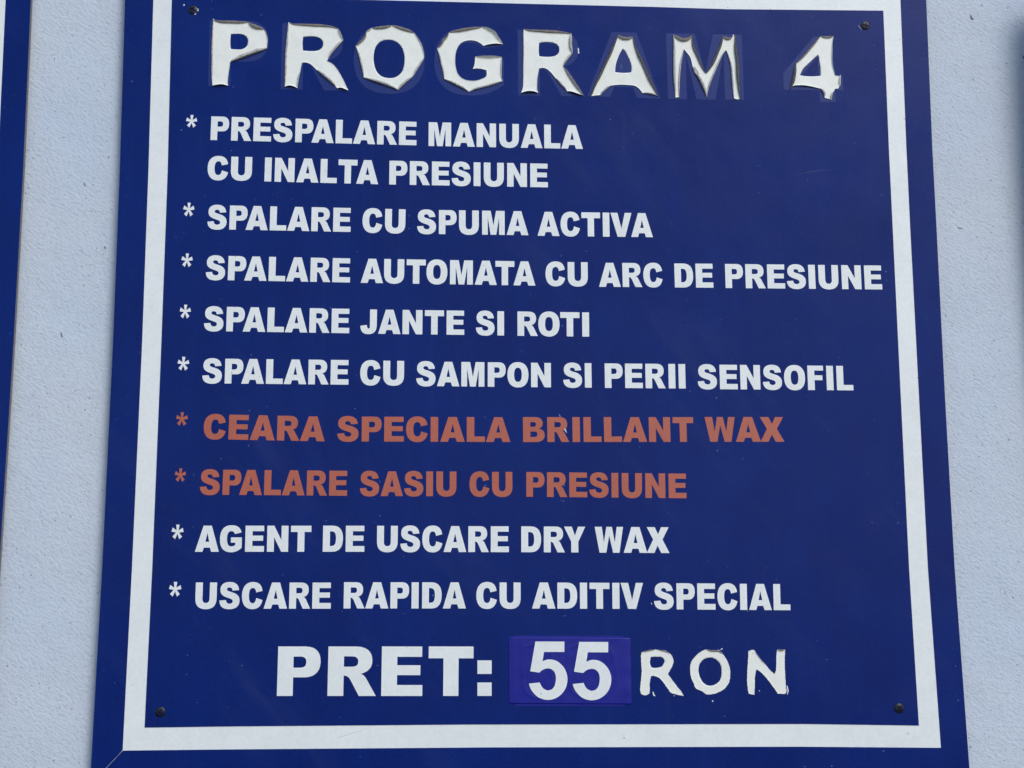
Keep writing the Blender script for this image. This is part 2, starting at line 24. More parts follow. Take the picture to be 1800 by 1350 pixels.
PEELING = [{"ch": "P", "label": "peeling letter P with its lower bowl edge folded over", "outline": [[-265.03, 2226.45], [-263.18, 2225.22], [-259.28, 2224.66], [-251.51, 2224.77], [-243.73, 2224.59], [-237.5, 2224.43], [-233.85, 2223.98], [-230.17, 2222.3], [-226.5, 2220.96], [-222.29, 2219.18], [-220.17, 2217.4], [-218.28, 2214.95], [-216.88, 2211.1], [-216.26, 2207.23], [-216.57, 2203.34], [-216.83, 2199.46], [-221.69, 2197.01], [-227.32, 2194.65], [-233.45, 2192.11], [-239.57, 2189.36], [-244.67, 2187.4], [-248.76, 2186.03], [-249.13, 2181.51], [-249.73, 2176.0], [-250.23, 2170.5], [-250.2, 2166.11], [-249.72, 2163.93], [-252.2, 2164.31], [-255.29, 2164.62], [-259.38, 2164.13], [-263.48, 2163.7], [-264.11, 2167.41], [-264.74, 2175.62], [-265.0, 2186.6], [-265.37, 2197.62], [-265.38, 2205.91], [-265.25, 2214.22], [-265.1, 2220.88]], "hole": [[-249.06, 2212.44], [-243.37, 2212.71], [-239.22, 2212.44], [-236.06, 2210.86], [-234.18, 2208.41], [-233.74, 2205.65], [-234.26, 2202.32], [-236.26, 2199.77], [-239.32, 2198.31], [-243.96, 2198.07], [-248.62, 2198.34], [-249.08, 2201.37], [-249.26, 2207.45]], "curls": [[[[-264.47, 2225.35], [-259.28, 2224.66], [-243.73, 2224.59], [-233.85, 2223.98]], 2.34, "t"], [[[-233.85, 2223.98], [-226.5, 2220.96], [-220.17, 2217.4]], 2.95, "t"], [[[-265.03, 2226.45], [-265.25, 2214.22], [-265.19, 2192.11], [-263.73, 2163.7]], 1.32, "b"], [[[-216.83, 2199.46], [-221.69, 2197.01], [-227.32, 2194.65], [-237.53, 2190.18], [-244.67, 2187.4], [-248.25, 2186.21]], 3.15, "b"], [[[-263.48, 2163.7], [-255.29, 2164.62], [-249.72, 2163.93]], 1.12, "f"], [[[-220.17, 2217.4], [-216.26, 2207.23], [-216.83, 2199.46]], 0.71, "f"]]}, {"ch": "R", "label": "peeling letter R with a curled leg, beside the letter P", "outline": [[-198.84, 2224.78], [-197.0, 2224.1], [-194.12, 2223.52], [-186.3, 2223.73], [-178.47, 2223.67], [-170.64, 2223.61], [-163.83, 2222.79], [-158.58, 2221.71], [-154.88, 2219.86], [-153.0, 2216.84], [-151.37, 2213.54], [-149.72, 2209.13], [-153.04, 2204.86], [-157.12, 2199.75], [-160.68, 2194.94], [-163.96, 2189.32], [-158.96, 2186.68], [-154.71, 2181.81], [-152.03, 2177.46], [-148.8, 2171.47], [-146.1, 2165.48], [-144.38, 2162.11], [-147.09, 2162.71], [-150.75, 2163.99], [-154.38, 2163.9], [-155.97, 2165.79], [-159.67, 2169.0], [-163.36, 2172.21], [-168.12, 2176.23], [-172.35, 2180.26], [-176.6, 2184.57], [-179.76, 2186.7], [-182.89, 2187.45], [-185.74, 2187.1], [-186.43, 2183.21], [-187.34, 2177.67], [-188.25, 2172.14], [-188.9, 2166.63], [-189.18, 2163.05], [-192.73, 2164.34], [-196.36, 2164.91], [-200.48, 2164.15], [-200.63, 2174.58], [-200.74, 2185.6], [-200.65, 2196.66], [-200.18, 2204.99], [-199.6, 2213.34], [-199.14, 2220.03]], "hole": [[-185.5, 2211.22], [-180.31, 2212.08], [-174.57, 2211.96], [-170.64, 2210.68], [-168.4, 2208.34], [-167.61, 2205.31], [-168.37, 2201.95], [-170.67, 2199.67], [-174.29, 2198.47], [-180.01, 2198.21], [-185.22, 2198.57], [-185.72, 2202.6], [-185.82, 2207.04]], "curls": [[[[-197.0, 2224.1], [-178.47, 2223.67], [-163.83, 2222.79], [-154.88, 2219.86]], 2.03, "t"], [[[-154.88, 2219.86], [-149.72, 2209.13]], 1.32, "f"], [[[-149.72, 2209.13], [-153.04, 2204.86], [-157.12, 2199.75], [-162.19, 2192.13]], 2.03, "b"], [[[-198.84, 2224.78], [-200.18, 2204.99], [-200.74, 2185.6], [-200.48, 2164.15]], 1.73, "b"], [[[-187.34, 2177.67], [-189.18, 2163.05]], 1.22, "b"], [[[-172.35, 2180.26], [-163.36, 2172.21], [-155.97, 2165.79]], 2.24, "b"], [[[-200.48, 2164.15], [-196.36, 2164.91], [-189.18, 2163.05]], 1.12, "f"], [[[-154.38, 2163.9], [-144.38, 2162.11]], 1.12, "f"]]}, {"ch": "O", "label": "peeling letter O shrunk to an angular ring", "outline": [[-139.0, 2204.23], [-135.66, 2207.93], [-131.8, 2212.5], [-129.79, 2217.86], [-126.41, 2219.63], [-124.33, 2221.36], [-118.06, 2222.93], [-111.76, 2223.95], [-106.77, 2224.48], [-102.3, 2223.93], [-97.02, 2222.67], [-91.74, 2220.86], [-87.23, 2217.9], [-83.77, 2213.24], [-80.56, 2207.74], [-78.68, 2202.21], [-77.93, 2194.43], [-80.92, 2188.23], [-84.54, 2182.04], [-87.63, 2176.69], [-91.78, 2172.44], [-96.44, 2167.9], [-100.57, 2163.39], [-104.76, 2165.22], [-112.1, 2167.79], [-119.96, 2170.36], [-125.72, 2172.42], [-131.22, 2174.22], [-132.36, 2180.27], [-134.3, 2187.97], [-135.97, 2194.58], [-137.63, 2200.09]], "hole": [[-110.55, 2210.84], [-105.29, 2210.15], [-101.06, 2207.75], [-97.87, 2203.93], [-95.98, 2198.97], [-95.24, 2193.42], [-95.69, 2186.74], [-97.36, 2181.16], [-100.72, 2177.2], [-104.88, 2175.15], [-109.05, 2174.66], [-113.76, 2175.48], [-117.98, 2178.14], [-120.64, 2182.23], [-122.29, 2187.72], [-122.79, 2193.81], [-122.2, 2199.94], [-120.43, 2205.0], [-116.82, 2209.0]], "curls": [[[[-139.0, 2204.23], [-131.8, 2212.5], [-129.79, 2217.86]], 2.14, "t"], [[[-129.79, 2217.86], [-124.33, 2221.36]], 1.12, "f"], [[[-124.33, 2221.36], [-111.76, 2223.95], [-106.77, 2224.48]], 2.54, "t"], [[[-106.77, 2224.48], [-97.02, 2222.67], [-87.23, 2217.9]], 2.34, "t"], [[[-87.23, 2217.9], [-80.56, 2207.74], [-77.93, 2194.43]], 0.81, "f"], [[[-77.93, 2194.43], [-84.54, 2182.04], [-87.63, 2176.69]], 1.53, "b"], [[[-87.63, 2176.69], [-96.44, 2167.9], [-100.57, 2163.39]], 2.03, "b"], [[[-100.57, 2163.39], [-112.1, 2167.79], [-125.72, 2172.42], [-131.22, 2174.22]], 2.34, "b"], [[[-131.22, 2174.22], [-134.3, 2187.97], [-139.0, 2204.23]], 1.53, "b"]]}, {"ch": "G", "label": "peeling letter G with a pointed lower edge", "outline": [[-66.58, 2203.75], [-63.97, 2206.61], [-61.89, 2211.14], [-61.36, 2212.27], [-57.95, 2215.72], [-55.6, 2219.26], [-49.53, 2221.56], [-41.6, 2223.58], [-33.66, 2224.81], [-26.77, 2225.0], [-21.46, 2224.02], [-17.22, 2221.89], [-14.3, 2219.72], [-11.91, 2215.85], [-9.53, 2212.55], [-7.41, 2208.96], [-13.51, 2209.08], [-19.86, 2208.35], [-24.89, 2207.09], [-27.27, 2209.27], [-30.98, 2211.3], [-36.27, 2212.22], [-41.56, 2211.24], [-45.25, 2209.07], [-47.87, 2205.36], [-49.7, 2199.73], [-50.19, 2192.47], [-49.64, 2186.36], [-48.04, 2180.84], [-45.13, 2177.03], [-41.44, 2174.9], [-36.17, 2173.92], [-30.91, 2174.33], [-26.7, 2175.82], [-23.01, 2177.86], [-21.96, 2179.83], [-22.23, 2184.27], [-26.71, 2185.38], [-30.93, 2185.72], [-34.52, 2185.07], [-33.05, 2189.01], [-32.27, 2196.83], [-25.67, 2197.01], [-15.1, 2197.28], [-8.48, 2196.9], [-8.49, 2190.76], [-8.77, 2182.39], [-8.51, 2176.28], [-7.72, 2174.08], [-13.52, 2171.71], [-20.37, 2169.05], [-26.69, 2167.23], [-33.0, 2165.41], [-37.72, 2163.09], [-41.41, 2165.48], [-46.67, 2168.12], [-52.99, 2171.29], [-59.83, 2174.72], [-60.91, 2179.96], [-62.8, 2188.24], [-64.7, 2197.1]], "hole": None, "curls": [[[[-66.58, 2203.75], [-61.36, 2212.27], [-55.6, 2219.26]], 1.93, "t"], [[[-55.6, 2219.26], [-41.6, 2223.58], [-26.77, 2225.0]], 2.54, "t"], [[[-26.77, 2225.0], [-17.22, 2221.89], [-7.41, 2208.96]], 1.42, "f"], [[[-24.89, 2207.09], [-13.51, 2209.08], [-7.41, 2208.96]], 0.92, "f"], [[[-32.27, 2196.83], [-8.48, 2196.9]], 1.22, "f"], [[[-8.48, 2196.9], [-8.77, 2182.39], [-8.51, 2176.28]], 1.02, "b"], [[[-7.72, 2174.08], [-20.37, 2169.05], [-33.0, 2165.41], [-37.72, 2163.09]], 1.83, "b"], [[[-37.72, 2163.09], [-46.67, 2168.12], [-59.83, 2174.72]], 1.83, "b"], [[[-59.83, 2174.72], [-62.8, 2188.24], [-66.58, 2203.75]], 1.42, "b"]]}, {"ch": "R", "label": "peeling letter R with its bowl curled over, between G and A", "outline": [[11.13, 2224.47], [16.72, 2223.83], [27.37, 2223.79], [38.04, 2223.52], [46.04, 2222.78], [51.38, 2221.8], [54.31, 2221.03], [54.79, 2215.97], [54.73, 2209.22], [55.36, 2202.77], [53.31, 2199.63], [50.07, 2195.06], [46.4, 2189.37], [48.94, 2187.2], [52.09, 2182.81], [55.23, 2177.87], [58.89, 2172.39], [62.03, 2167.46], [64.9, 2162.52], [60.39, 2163.25], [55.63, 2164.8], [52.99, 2165.57], [49.81, 2166.05], [47.71, 2168.77], [43.51, 2173.12], [39.83, 2178.04], [35.63, 2183.51], [31.93, 2186.77], [28.22, 2187.68], [25.04, 2187.15], [23.94, 2181.55], [23.39, 2177.63], [23.1, 2172.06], [23.07, 2167.06], [24.11, 2163.76], [20.15, 2164.66], [15.93, 2164.78], [12.23, 2164.3], [8.53, 2163.38], [10.13, 2167.85], [10.41, 2174.53], [10.45, 2185.66], [10.65, 2196.84], [10.8, 2208.04], [10.84, 2219.28]], "hole": [[25.17, 2211.52], [30.5, 2212.39], [36.36, 2212.27], [40.35, 2210.97], [42.57, 2208.61], [43.29, 2205.54], [42.41, 2202.15], [40.0, 2199.84], [36.26, 2198.63], [30.41, 2198.36], [25.1, 2198.73], [24.7, 2202.81], [24.72, 2207.29]], "curls": [[[[11.13, 2224.47], [27.37, 2223.79], [46.04, 2222.78], [54.31, 2221.03]], 2.24, "t"], [[[54.31, 2221.03], [54.73, 2209.22], [55.36, 2202.77]], 2.54, "b"], [[[55.36, 2202.77], [50.07, 2195.06], [46.83, 2189.94]], 1.73, "b"], [[[46.82, 2188.83], [52.09, 2182.81], [62.03, 2167.46], [64.9, 2162.52]], 2.24, "t"], [[[11.13, 2224.47], [10.76, 2196.84], [10.23, 2167.86]], 0.81, "b"], [[[39.83, 2178.04], [49.81, 2166.05]], 1.53, "b"], [[[8.53, 2163.38], [15.93, 2164.78], [24.11, 2163.76]], 1.32, "f"], [[[49.81, 2166.05], [55.63, 2164.8], [64.9, 2162.52]], 1.22, "f"]]}, {"ch": "A", "label": "peeling letter A with dark curled sides", "outline": [[96.64, 2221.16], [99.3, 2219.54], [104.65, 2218.83], [108.96, 2219.23], [110.57, 2219.28], [112.06, 2211.97], [115.14, 2204.17], [118.75, 2195.82], [122.34, 2186.93], [126.43, 2176.95], [129.25, 2170.31], [131.79, 2163.68], [127.27, 2164.68], [122.48, 2165.68], [118.21, 2165.86], [115.08, 2169.97], [111.39, 2172.67], [106.06, 2173.37], [99.66, 2173.61], [94.32, 2173.25], [90.04, 2172.42], [85.74, 2169.25], [82.5, 2166.38], [80.07, 2163.27], [75.54, 2162.88], [71.02, 2161.94], [74.05, 2171.19], [77.89, 2180.21], [82.83, 2190.97], [87.78, 2201.76], [92.2, 2211.44], [94.98, 2217.72]], "hole": [[100.73, 2208.01], [103.36, 2204.98], [105.43, 2200.53], [107.49, 2195.53], [108.49, 2191.06], [108.13, 2185.73], [104.11, 2185.07], [98.76, 2184.93], [93.43, 2185.36], [94.06, 2191.82], [95.47, 2196.9], [97.7, 2202.58]], "curls": [[[[96.64, 2221.16], [99.3, 2219.54], [104.65, 2218.83], [110.57, 2219.28]], 2.8, "t"], [[[96.64, 2221.16], [92.2, 2211.44], [82.83, 2190.97], [71.02, 2161.94]], 2.34, "d"], [[[110.57, 2219.28], [118.75, 2195.82], [131.79, 2163.68]], 2.24, "d"], [[[118.21, 2165.86], [131.79, 2163.68]], 1.42, "b"], [[[90.04, 2172.42], [80.07, 2163.27]], 1.53, "b"]]}, {"ch": "M", "label": "peeling letter M reduced to thin strokes", "outline": [[146.79, 2222.79], [150.8, 2221.08], [154.81, 2219.36], [159.45, 2219.79], [164.42, 2222.05], [165.1, 2214.18], [167.8, 2206.38], [171.06, 2198.0], [173.77, 2190.83], [175.96, 2186.36], [179.58, 2192.18], [183.24, 2199.52], [186.94, 2208.09], [190.04, 2215.46], [192.27, 2222.51], [196.59, 2221.1], [200.95, 2221.22], [201.91, 2224.29], [204.18, 2222.53], [204.46, 2212.2], [205.35, 2203.13], [205.96, 2194.06], [206.18, 2182.0], [206.43, 2171.18], [207.04, 2162.49], [203.0, 2162.4], [200.72, 2163.24], [199.84, 2172.82], [199.27, 2183.03], [198.71, 2193.88], [197.18, 2201.1], [195.08, 2208.92], [192.68, 2205.82], [189.0, 2198.46], [185.3, 2189.91], [181.61, 2181.39], [178.5, 2172.9], [175.95, 2163.54], [174.08, 2169.19], [171.1, 2176.32], [168.09, 2182.85], [165.04, 2187.59], [163.75, 2194.19], [161.91, 2201.39], [159.12, 2205.54], [156.59, 2208.81], [155.3, 2203.03], [153.68, 2195.14], [152.63, 2186.68], [151.85, 2177.64], [151.36, 2168.64], [151.12, 2163.25], [147.21, 2162.55], [146.83, 2171.52], [146.16, 2180.5], [146.14, 2192.53], [146.4, 2204.6], [146.88, 2213.69]], "hole": None, "curls": [[[[146.79, 2222.79], [150.8, 2221.08], [159.45, 2219.79], [164.42, 2222.05]], 3.0, "t"], [[[146.79, 2222.79], [146.14, 2192.53], [147.21, 2162.55]], 2.18, "b"], [[[164.42, 2222.05], [167.8, 2206.38], [175.96, 2186.36]], 1.85, "d"], [[[175.96, 2186.36], [186.94, 2208.09], [192.27, 2222.51]], 2.18, "d"], [[[192.27, 2222.51], [200.95, 2221.22]], 2.4, "t"], [[[203.64, 2223.73], [205.35, 2203.13], [206.18, 2182.0], [207.04, 2162.49]], 2.51, "d"], [[[200.72, 2163.24], [199.27, 2183.03], [195.08, 2208.92]], 1.42, "b"], [[[175.95, 2163.54], [181.61, 2181.39], [195.08, 2208.92]], 1.31, "b"], [[[175.95, 2163.54], [171.1, 2176.32], [165.04, 2187.59]], 2.4, "b"], [[[151.12, 2163.25], [152.63, 2186.68], [156.59, 2208.81]], 1.2, "b"]]}, {"ch": "4", "label": "peeling numeral 4 with a ragged foot", "outline": [[282.54, 2224.92], [285.32, 2224.73], [294.74, 2225.1], [293.5, 2219.66], [292.82, 2211.71], [292.32, 2203.25], [292.57, 2196.94], [293.62, 2191.7], [294.45, 2187.26], [298.23, 2186.83], [299.78, 2187.66], [299.05, 2182.39], [298.35, 2177.65], [296.96, 2174.74], [294.18, 2174.67], [292.54, 2171.76], [291.13, 2168.06], [290.44, 2163.61], [287.97, 2164.86], [285.46, 2165.32], [283.48, 2166.05], [283.13, 2169.96], [280.28, 2174.33], [274.27, 2175.49], [267.25, 2176.47], [260.7, 2176.73], [255.14, 2175.96], [252.53, 2173.39], [253.99, 2179.17], [255.79, 2187.07], [257.01, 2192.87], [258.44, 2197.37], [261.07, 2200.33], [265.82, 2205.72], [270.58, 2211.12], [274.84, 2216.25], [279.08, 2221.12]], "hole": [[279.54, 2206.87], [280.23, 2205.04], [280.99, 2198.74], [281.4, 2192.44], [281.17, 2186.66], [275.69, 2186.0], [268.61, 2185.93], [262.08, 2186.71], [265.35, 2193.08], [269.03, 2196.86], [274.28, 2201.99]], "curls": [[[[282.54, 2224.92], [294.74, 2225.1]], 1.89, "t"], [[[258.44, 2197.37], [270.58, 2211.12], [282.54, 2224.92]], 1.7, "t"], [[[252.53, 2173.39], [255.79, 2187.07], [258.44, 2197.37]], 2.64, "d"], [[[294.74, 2225.1], [292.32, 2203.25], [294.45, 2187.26]], 0.66, "f"], [[[299.78, 2187.66], [298.35, 2177.65]], 1.23, "b"], [[[283.48, 2166.05], [280.28, 2174.33]], 1.7, "b"], [[[292.54, 2171.76], [290.44, 2163.61]], 1.42, "b"], [[[252.53, 2173.39], [260.7, 2176.73], [280.28, 2174.33]], 0.76, "f"]]}, {"ch": "R", "label": "shrunken letter R with ragged edges beside the price sticker", "outline": [[108.37, 1672.53], [110.52, 1673.39], [114.1, 1674.25], [117.68, 1674.77], [121.96, 1674.58], [126.95, 1674.22], [130.14, 1673.0], [132.6, 1671.25], [134.33, 1668.46], [135.14, 1664.98], [133.8, 1660.82], [131.95, 1657.71], [130.17, 1654.42], [132.18, 1651.82], [134.95, 1648.0], [137.72, 1644.19], [140.49, 1641.07], [143.06, 1636.75], [139.34, 1637.28], [135.8, 1638.16], [132.27, 1639.38], [129.85, 1642.5], [127.43, 1645.96], [125.36, 1648.73], [123.27, 1650.99], [120.1, 1652.55], [117.62, 1653.19], [116.02, 1652.91], [115.07, 1649.81], [114.46, 1645.66], [114.57, 1642.22], [114.33, 1638.77], [112.35, 1637.57], [109.87, 1637.34], [107.23, 1638.28], [106.52, 1642.59], [107.03, 1647.42], [107.73, 1652.6], [108.11, 1657.79], [107.84, 1662.98], [107.68, 1669.92]], "hole": [[115.96, 1668.69], [121.13, 1668.85], [124.69, 1668.66], [126.81, 1667.44], [127.55, 1665.35], [126.9, 1663.27], [125.25, 1660.85], [121.67, 1659.82], [118.46, 1659.55], [116.16, 1660.36], [115.32, 1662.96], [115.38, 1666.43]], "curls": [[[[108.37, 1672.53], [114.1, 1674.25], [119.82, 1674.69]], 0.87, "t"], [[[121.96, 1674.58], [126.95, 1674.22], [132.6, 1671.25]], 0.87, "t"]]}, {"ch": "O", "label": "shrunken letter O with a ragged lower left edge", "outline": [[163.27, 1674.66], [168.28, 1674.12], [173.67, 1674.29], [175.77, 1672.54], [178.2, 1669.39], [180.6, 1665.55], [182.27, 1661.37], [183.03, 1656.5], [182.93, 1653.02], [181.9, 1648.17], [179.64, 1644.37], [176.71, 1641.61], [172.72, 1639.56], [168.04, 1638.02], [162.32, 1637.8], [160.22, 1639.26], [157.41, 1641.0], [154.94, 1641.7], [152.5, 1644.13], [152.19, 1646.21], [150.49, 1649.68], [149.34, 1653.84], [148.97, 1657.65], [149.35, 1661.82], [150.88, 1665.64], [153.46, 1668.76], [156.75, 1671.71], [160.02, 1673.62]], "hole": [[165.97, 1668.03], [169.54, 1667.5], [172.7, 1665.22], [174.44, 1663.13], [175.43, 1660.0], [175.61, 1656.18], [175.02, 1651.67], [172.95, 1647.86], [169.67, 1645.79], [166.07, 1644.77], [162.52, 1645.48], [159.72, 1647.56], [157.66, 1650.69], [156.33, 1654.85], [156.07, 1658.67], [157.24, 1662.83], [159.09, 1665.26], [162.01, 1667.34]], "curls": [[[[163.27, 1674.66], [168.28, 1674.12], [173.67, 1674.29], [176.81, 1671.14]], 1.31, "t"]]}, {"ch": "N", "label": "shrunken letter N with ragged edges near the right border", "outline": [[198.78, 1673.0], [200.97, 1674.05], [203.86, 1674.21], [206.61, 1670.01], [209.37, 1666.52], [213.53, 1661.62], [216.99, 1657.43], [220.65, 1654.11], [222.1, 1657.41], [222.49, 1662.64], [222.8, 1669.62], [223.7, 1674.69], [226.94, 1674.51], [230.38, 1674.85], [230.02, 1669.6], [229.59, 1662.62], [229.71, 1655.65], [229.82, 1648.69], [229.99, 1643.48], [230.43, 1640.7], [229.62, 1637.93], [222.8, 1637.96], [220.76, 1641.43], [218.02, 1645.26], [215.27, 1649.09], [211.82, 1653.27], [208.33, 1656.41], [205.33, 1658.16], [204.31, 1654.34], [203.65, 1650.52], [203.72, 1647.05], [203.4, 1642.54], [202.87, 1637.18], [198.24, 1638.06], [197.49, 1642.57], [197.14, 1648.81], [197.46, 1655.75], [198.11, 1662.71], [198.63, 1667.94]], "hole": None, "curls": [[[[223.7, 1674.69], [230.38, 1674.85]], 1.31, "t"], [[[203.86, 1674.21], [209.37, 1666.52], [213.53, 1661.62]], 0.73, "f"]]}]
DIGITS = [[[19.02, 1681.66], [43.29, 1681.52], [43.22, 1673.02], [26.15, 1673.06], [24.86, 1665.32], [27.83, 1666.52], [30.8, 1666.9], [35.74, 1666.01], [40.16, 1663.1], [43.59, 1658.74], [45.42, 1653.42], [45.47, 1648.6], [43.95, 1643.31], [40.95, 1639.0], [36.49, 1635.66], [32.55, 1634.24], [28.61, 1633.92], [24.19, 1634.76], [20.27, 1636.69], [16.85, 1640.06], [14.65, 1643.43], [13.44, 1647.18], [22.4, 1648.11], [23.76, 1645.32], [25.71, 1642.91], [29.15, 1641.45], [32.6, 1642.4], [34.84, 1645.27], [35.86, 1649.6], [35.89, 1653.46], [34.92, 1656.35], [33.21, 1658.29], [31.24, 1659.36], [28.28, 1659.51], [24.82, 1658.32], [22.1, 1656.16], [14.56, 1657.29]], [[55.81, 1681.26], [80.17, 1681.11], [80.06, 1672.6], [62.92, 1672.64], [61.59, 1664.89], [64.58, 1666.09], [67.56, 1666.47], [72.51, 1665.58], [76.94, 1662.66], [80.35, 1658.29], [82.16, 1652.97], [82.2, 1648.14], [80.63, 1642.84], [77.61, 1638.52], [73.11, 1635.17], [69.14, 1633.75], [65.19, 1633.43], [60.75, 1634.27], [56.83, 1636.21], [53.41, 1639.58], [51.22, 1642.96], [50.02, 1646.72], [59.02, 1647.65], [60.38, 1644.85], [62.33, 1642.43], [65.77, 1640.97], [69.24, 1641.92], [71.5, 1644.8], [72.55, 1649.14], [72.6, 1653.0], [71.64, 1655.9], [69.93, 1657.84], [67.96, 1658.91], [64.99, 1659.07], [61.51, 1657.87], [58.77, 1655.71], [51.21, 1656.84]]]
STICKER = [[-3.45, 1685.59], [99.06, 1684.56], [99.26, 1629.92], [-3.32, 1630.83]]
UNDER = [[1.89, 1686.66], [93.31, 1686.03], [93.36, 1628.7], [2.21, 1629.14]]
EMBOSS = [[[10.42, 1675.88], [16.15, 1678.68], [23.31, 1680.06], [29.96, 1675.84], [32.76, 1667.42], [30.33, 1659.5], [33.59, 1650.19], [30.68, 1640.93], [23.06, 1635.87], [14.54, 1637.76], [9.35, 1644.26]], [[47.14, 1674.86], [52.92, 1678.6], [66.34, 1680.44], [80.67, 1675.72], [85.3, 1664.0], [86.56, 1652.33], [82.09, 1640.71], [70.56, 1634.73], [56.3, 1636.65], [48.28, 1643.17]]]
SCREWS = [[[-282.85, 2234.15], 0.4, 1], [[324.96, 2236.27], 0.15, 0], [[-287.75, 1625.7], 0.5, 0], [[326.16, 1625.6], 0.75, 0]]
FLAKES = [[[59.88, 2207.17], [60.76, 2207.58], [61.32, 2202.34], [60.29, 2202.15]], [[117.0, 1640.1], [117.62, 1640.19], [118.16, 1638.24], [119.32, 1636.56], [117.89, 1636.7], [117.15, 1638.01]], [[175.15, 1674.66], [176.88, 1675.88], [177.25, 1675.41], [175.62, 1674.18]], [[230.75, 1644.54], [231.25, 1644.77], [232.26, 1640.55], [231.18, 1637.28], [230.8, 1637.52], [231.28, 1640.09]], [[134.58, 1636.77], [135.54, 1637.14], [135.24, 1636.3]], [[45.42, 1861.77], [46.38, 1859.8], [46.95, 1857.34], [45.88, 1859.06], [44.82, 1860.53]], [[166.77, 1632.67], [167.65, 1632.9], [168.29, 1631.96], [166.99, 1631.88]], [[-291.6, 2238.74], [-290.52, 2239.41], [-290.09, 2238.35], [-291.21, 2237.67]], [[116.95, 1713.53], [117.58, 1713.44], [117.9, 1712.34], [117.23, 1712.49]], [[206.82, 1640.66], [207.42, 1641.12], [207.77, 1639.95]], [[177.61, 1658.57], [178.1, 1658.94], [178.37, 1658.19]], [[164.12, 2191.45], [165.44, 2192.3], [167.19, 2189.63], [168.44, 2187.77], [169.72, 2184.82], [168.34, 2183.43], [166.56, 2185.01], [165.58, 2187.42]], [[299.22, 2187.81], [300.03, 2188.1], [298.97, 2178.0], [298.12, 2177.71]]]
CHIPS = [[[428.07, 2254.02], [428.73, 2253.2], [429.53, 2251.26], [430.8, 2249.89], [429.43, 2249.46], [428.32, 2250.94]], [[404.06, 2049.62], [405.59, 2048.8], [408.49, 2048.96], [408.34, 2048.21], [405.55, 2048.05]], [[-372.49, 2076.0], [-371.76, 2076.12], [-370.66, 2073.46], [-371.46, 2072.93]], [[-385.45, 1942.7], [-384.69, 1942.81], [-383.58, 1938.75], [-384.39, 1938.74]], [[-352.35, 2019.04], [-351.39, 2019.05], [-351.06, 2017.28], [-352.03, 2017.27]], [[-403.6, 2189.89], [-402.86, 2189.8], [-402.79, 2188.53], [-403.59, 2188.61]], [[-352.85, 2099.95], [-351.88, 2100.08], [-351.93, 2098.88], [-352.81, 2098.97]], [[475.14, 2215.03], [476.49, 2215.07], [476.31, 2212.28], [475.23, 2212.25]]]
SCRATCHES = [[[318.08, 2236.64], [319.1, 2235.84], [320.34, 2233.94], [321.48, 2232.14], [321.05, 2232.02], [319.8, 2233.64], [318.55, 2235.38]], [[40.12, 1873.58], [40.61, 1874.08], [42.31, 1871.87], [42.06, 1871.62]], [[40.02, 1873.83], [40.31, 1873.93], [41.28, 1871.61], [40.98, 1871.51]], [[-144.48, 1604.3], [-133.87, 1607.37], [-117.7, 1612.51], [-133.87, 1606.92], [-144.47, 1603.98]], [[249.44, 2091.74], [271.35, 2096.43], [293.77, 2098.91], [271.34, 2096.06]], [[26.16, 1920.44], [28.13, 1919.01], [27.93, 1918.75]], [[98.96, 2193.3], [99.74, 2193.86], [99.89, 2190.08], [99.14, 2188.44], [98.45, 2190.59]]]
RIGHT_EDGE = [[483.08, 2274.55], [479.39, 2210.29], [474.31, 2101.1], [467.48, 1943.08], [462.17, 1742.5], [461.23, 1561.77]]

# ------------------------------------------------------------------ camera
cam = bpy.data.cameras.new("camera"); cam_o = bpy.data.objects.new("camera", cam); COL.objects.link(cam_o)
cam.sensor_fit = 'HORIZONTAL'; cam.sensor_width = 36.0; cam.lens = 52.0; cam.clip_start = 0.05; cam.clip_end = 500
_r, _u, _b = CAM_AXES
cam_o.matrix_world = Matrix(((_r[0], _u[0], _b[0], CAM_LOC[0]), (_r[1], _u[1], _b[1], CAM_LOC[1]), (_r[2], _u[2], _b[2], CAM_LOC[2]), (0, 0, 0, 1)))
sc.camera = cam_o

# ------------------------------------------------------------------ sky, sun, exposure
sun_dir = Vector((0.40, -0.68, 0.62)).normalized()
world = bpy.data.worlds.new("World"); sc.world = world; world.use_nodes = True
nt = world.node_tree; nt.nodes.clear()
wo = nt.nodes.new("ShaderNodeOutputWorld"); bg = nt.nodes.new("ShaderNodeBackground"); sky = nt.nodes.new("ShaderNodeTexSky")
sky.sky_type = 'NISHITA'; sky.sun_disc = False
sky.sun_elevation = math.asin(sun_dir.z); sky.sun_rotation = math.atan2(sun_dir.x, sun_dir.y)
sky.air_density = 1.0; sky.dust_density = 0.9; sky.ozone_density = 2.0
bg.inputs[1].default_value = 0.15
nt.links.new(sky.outputs[0], bg.inputs[0]); nt.links.new(bg.outputs[0], wo.inputs[0])
sun = bpy.data.lights.new("sun", 'SUN'); sun.energy = 1.4; sun.angle = R(28); sun.color = (1.0, 0.985, 0.965)
sun_o = bpy.data.objects.new("sun", sun); COL.objects.link(sun_o)
sun_o.rotation_euler = sun_dir.to_track_quat('Z', 'Y').to_euler()
sc.view_settings.view_transform = 'Standard'; sc.view_settings.look = 'None'; sc.view_settings.gamma = 1.0
sc.view_settings.exposure = 0.26

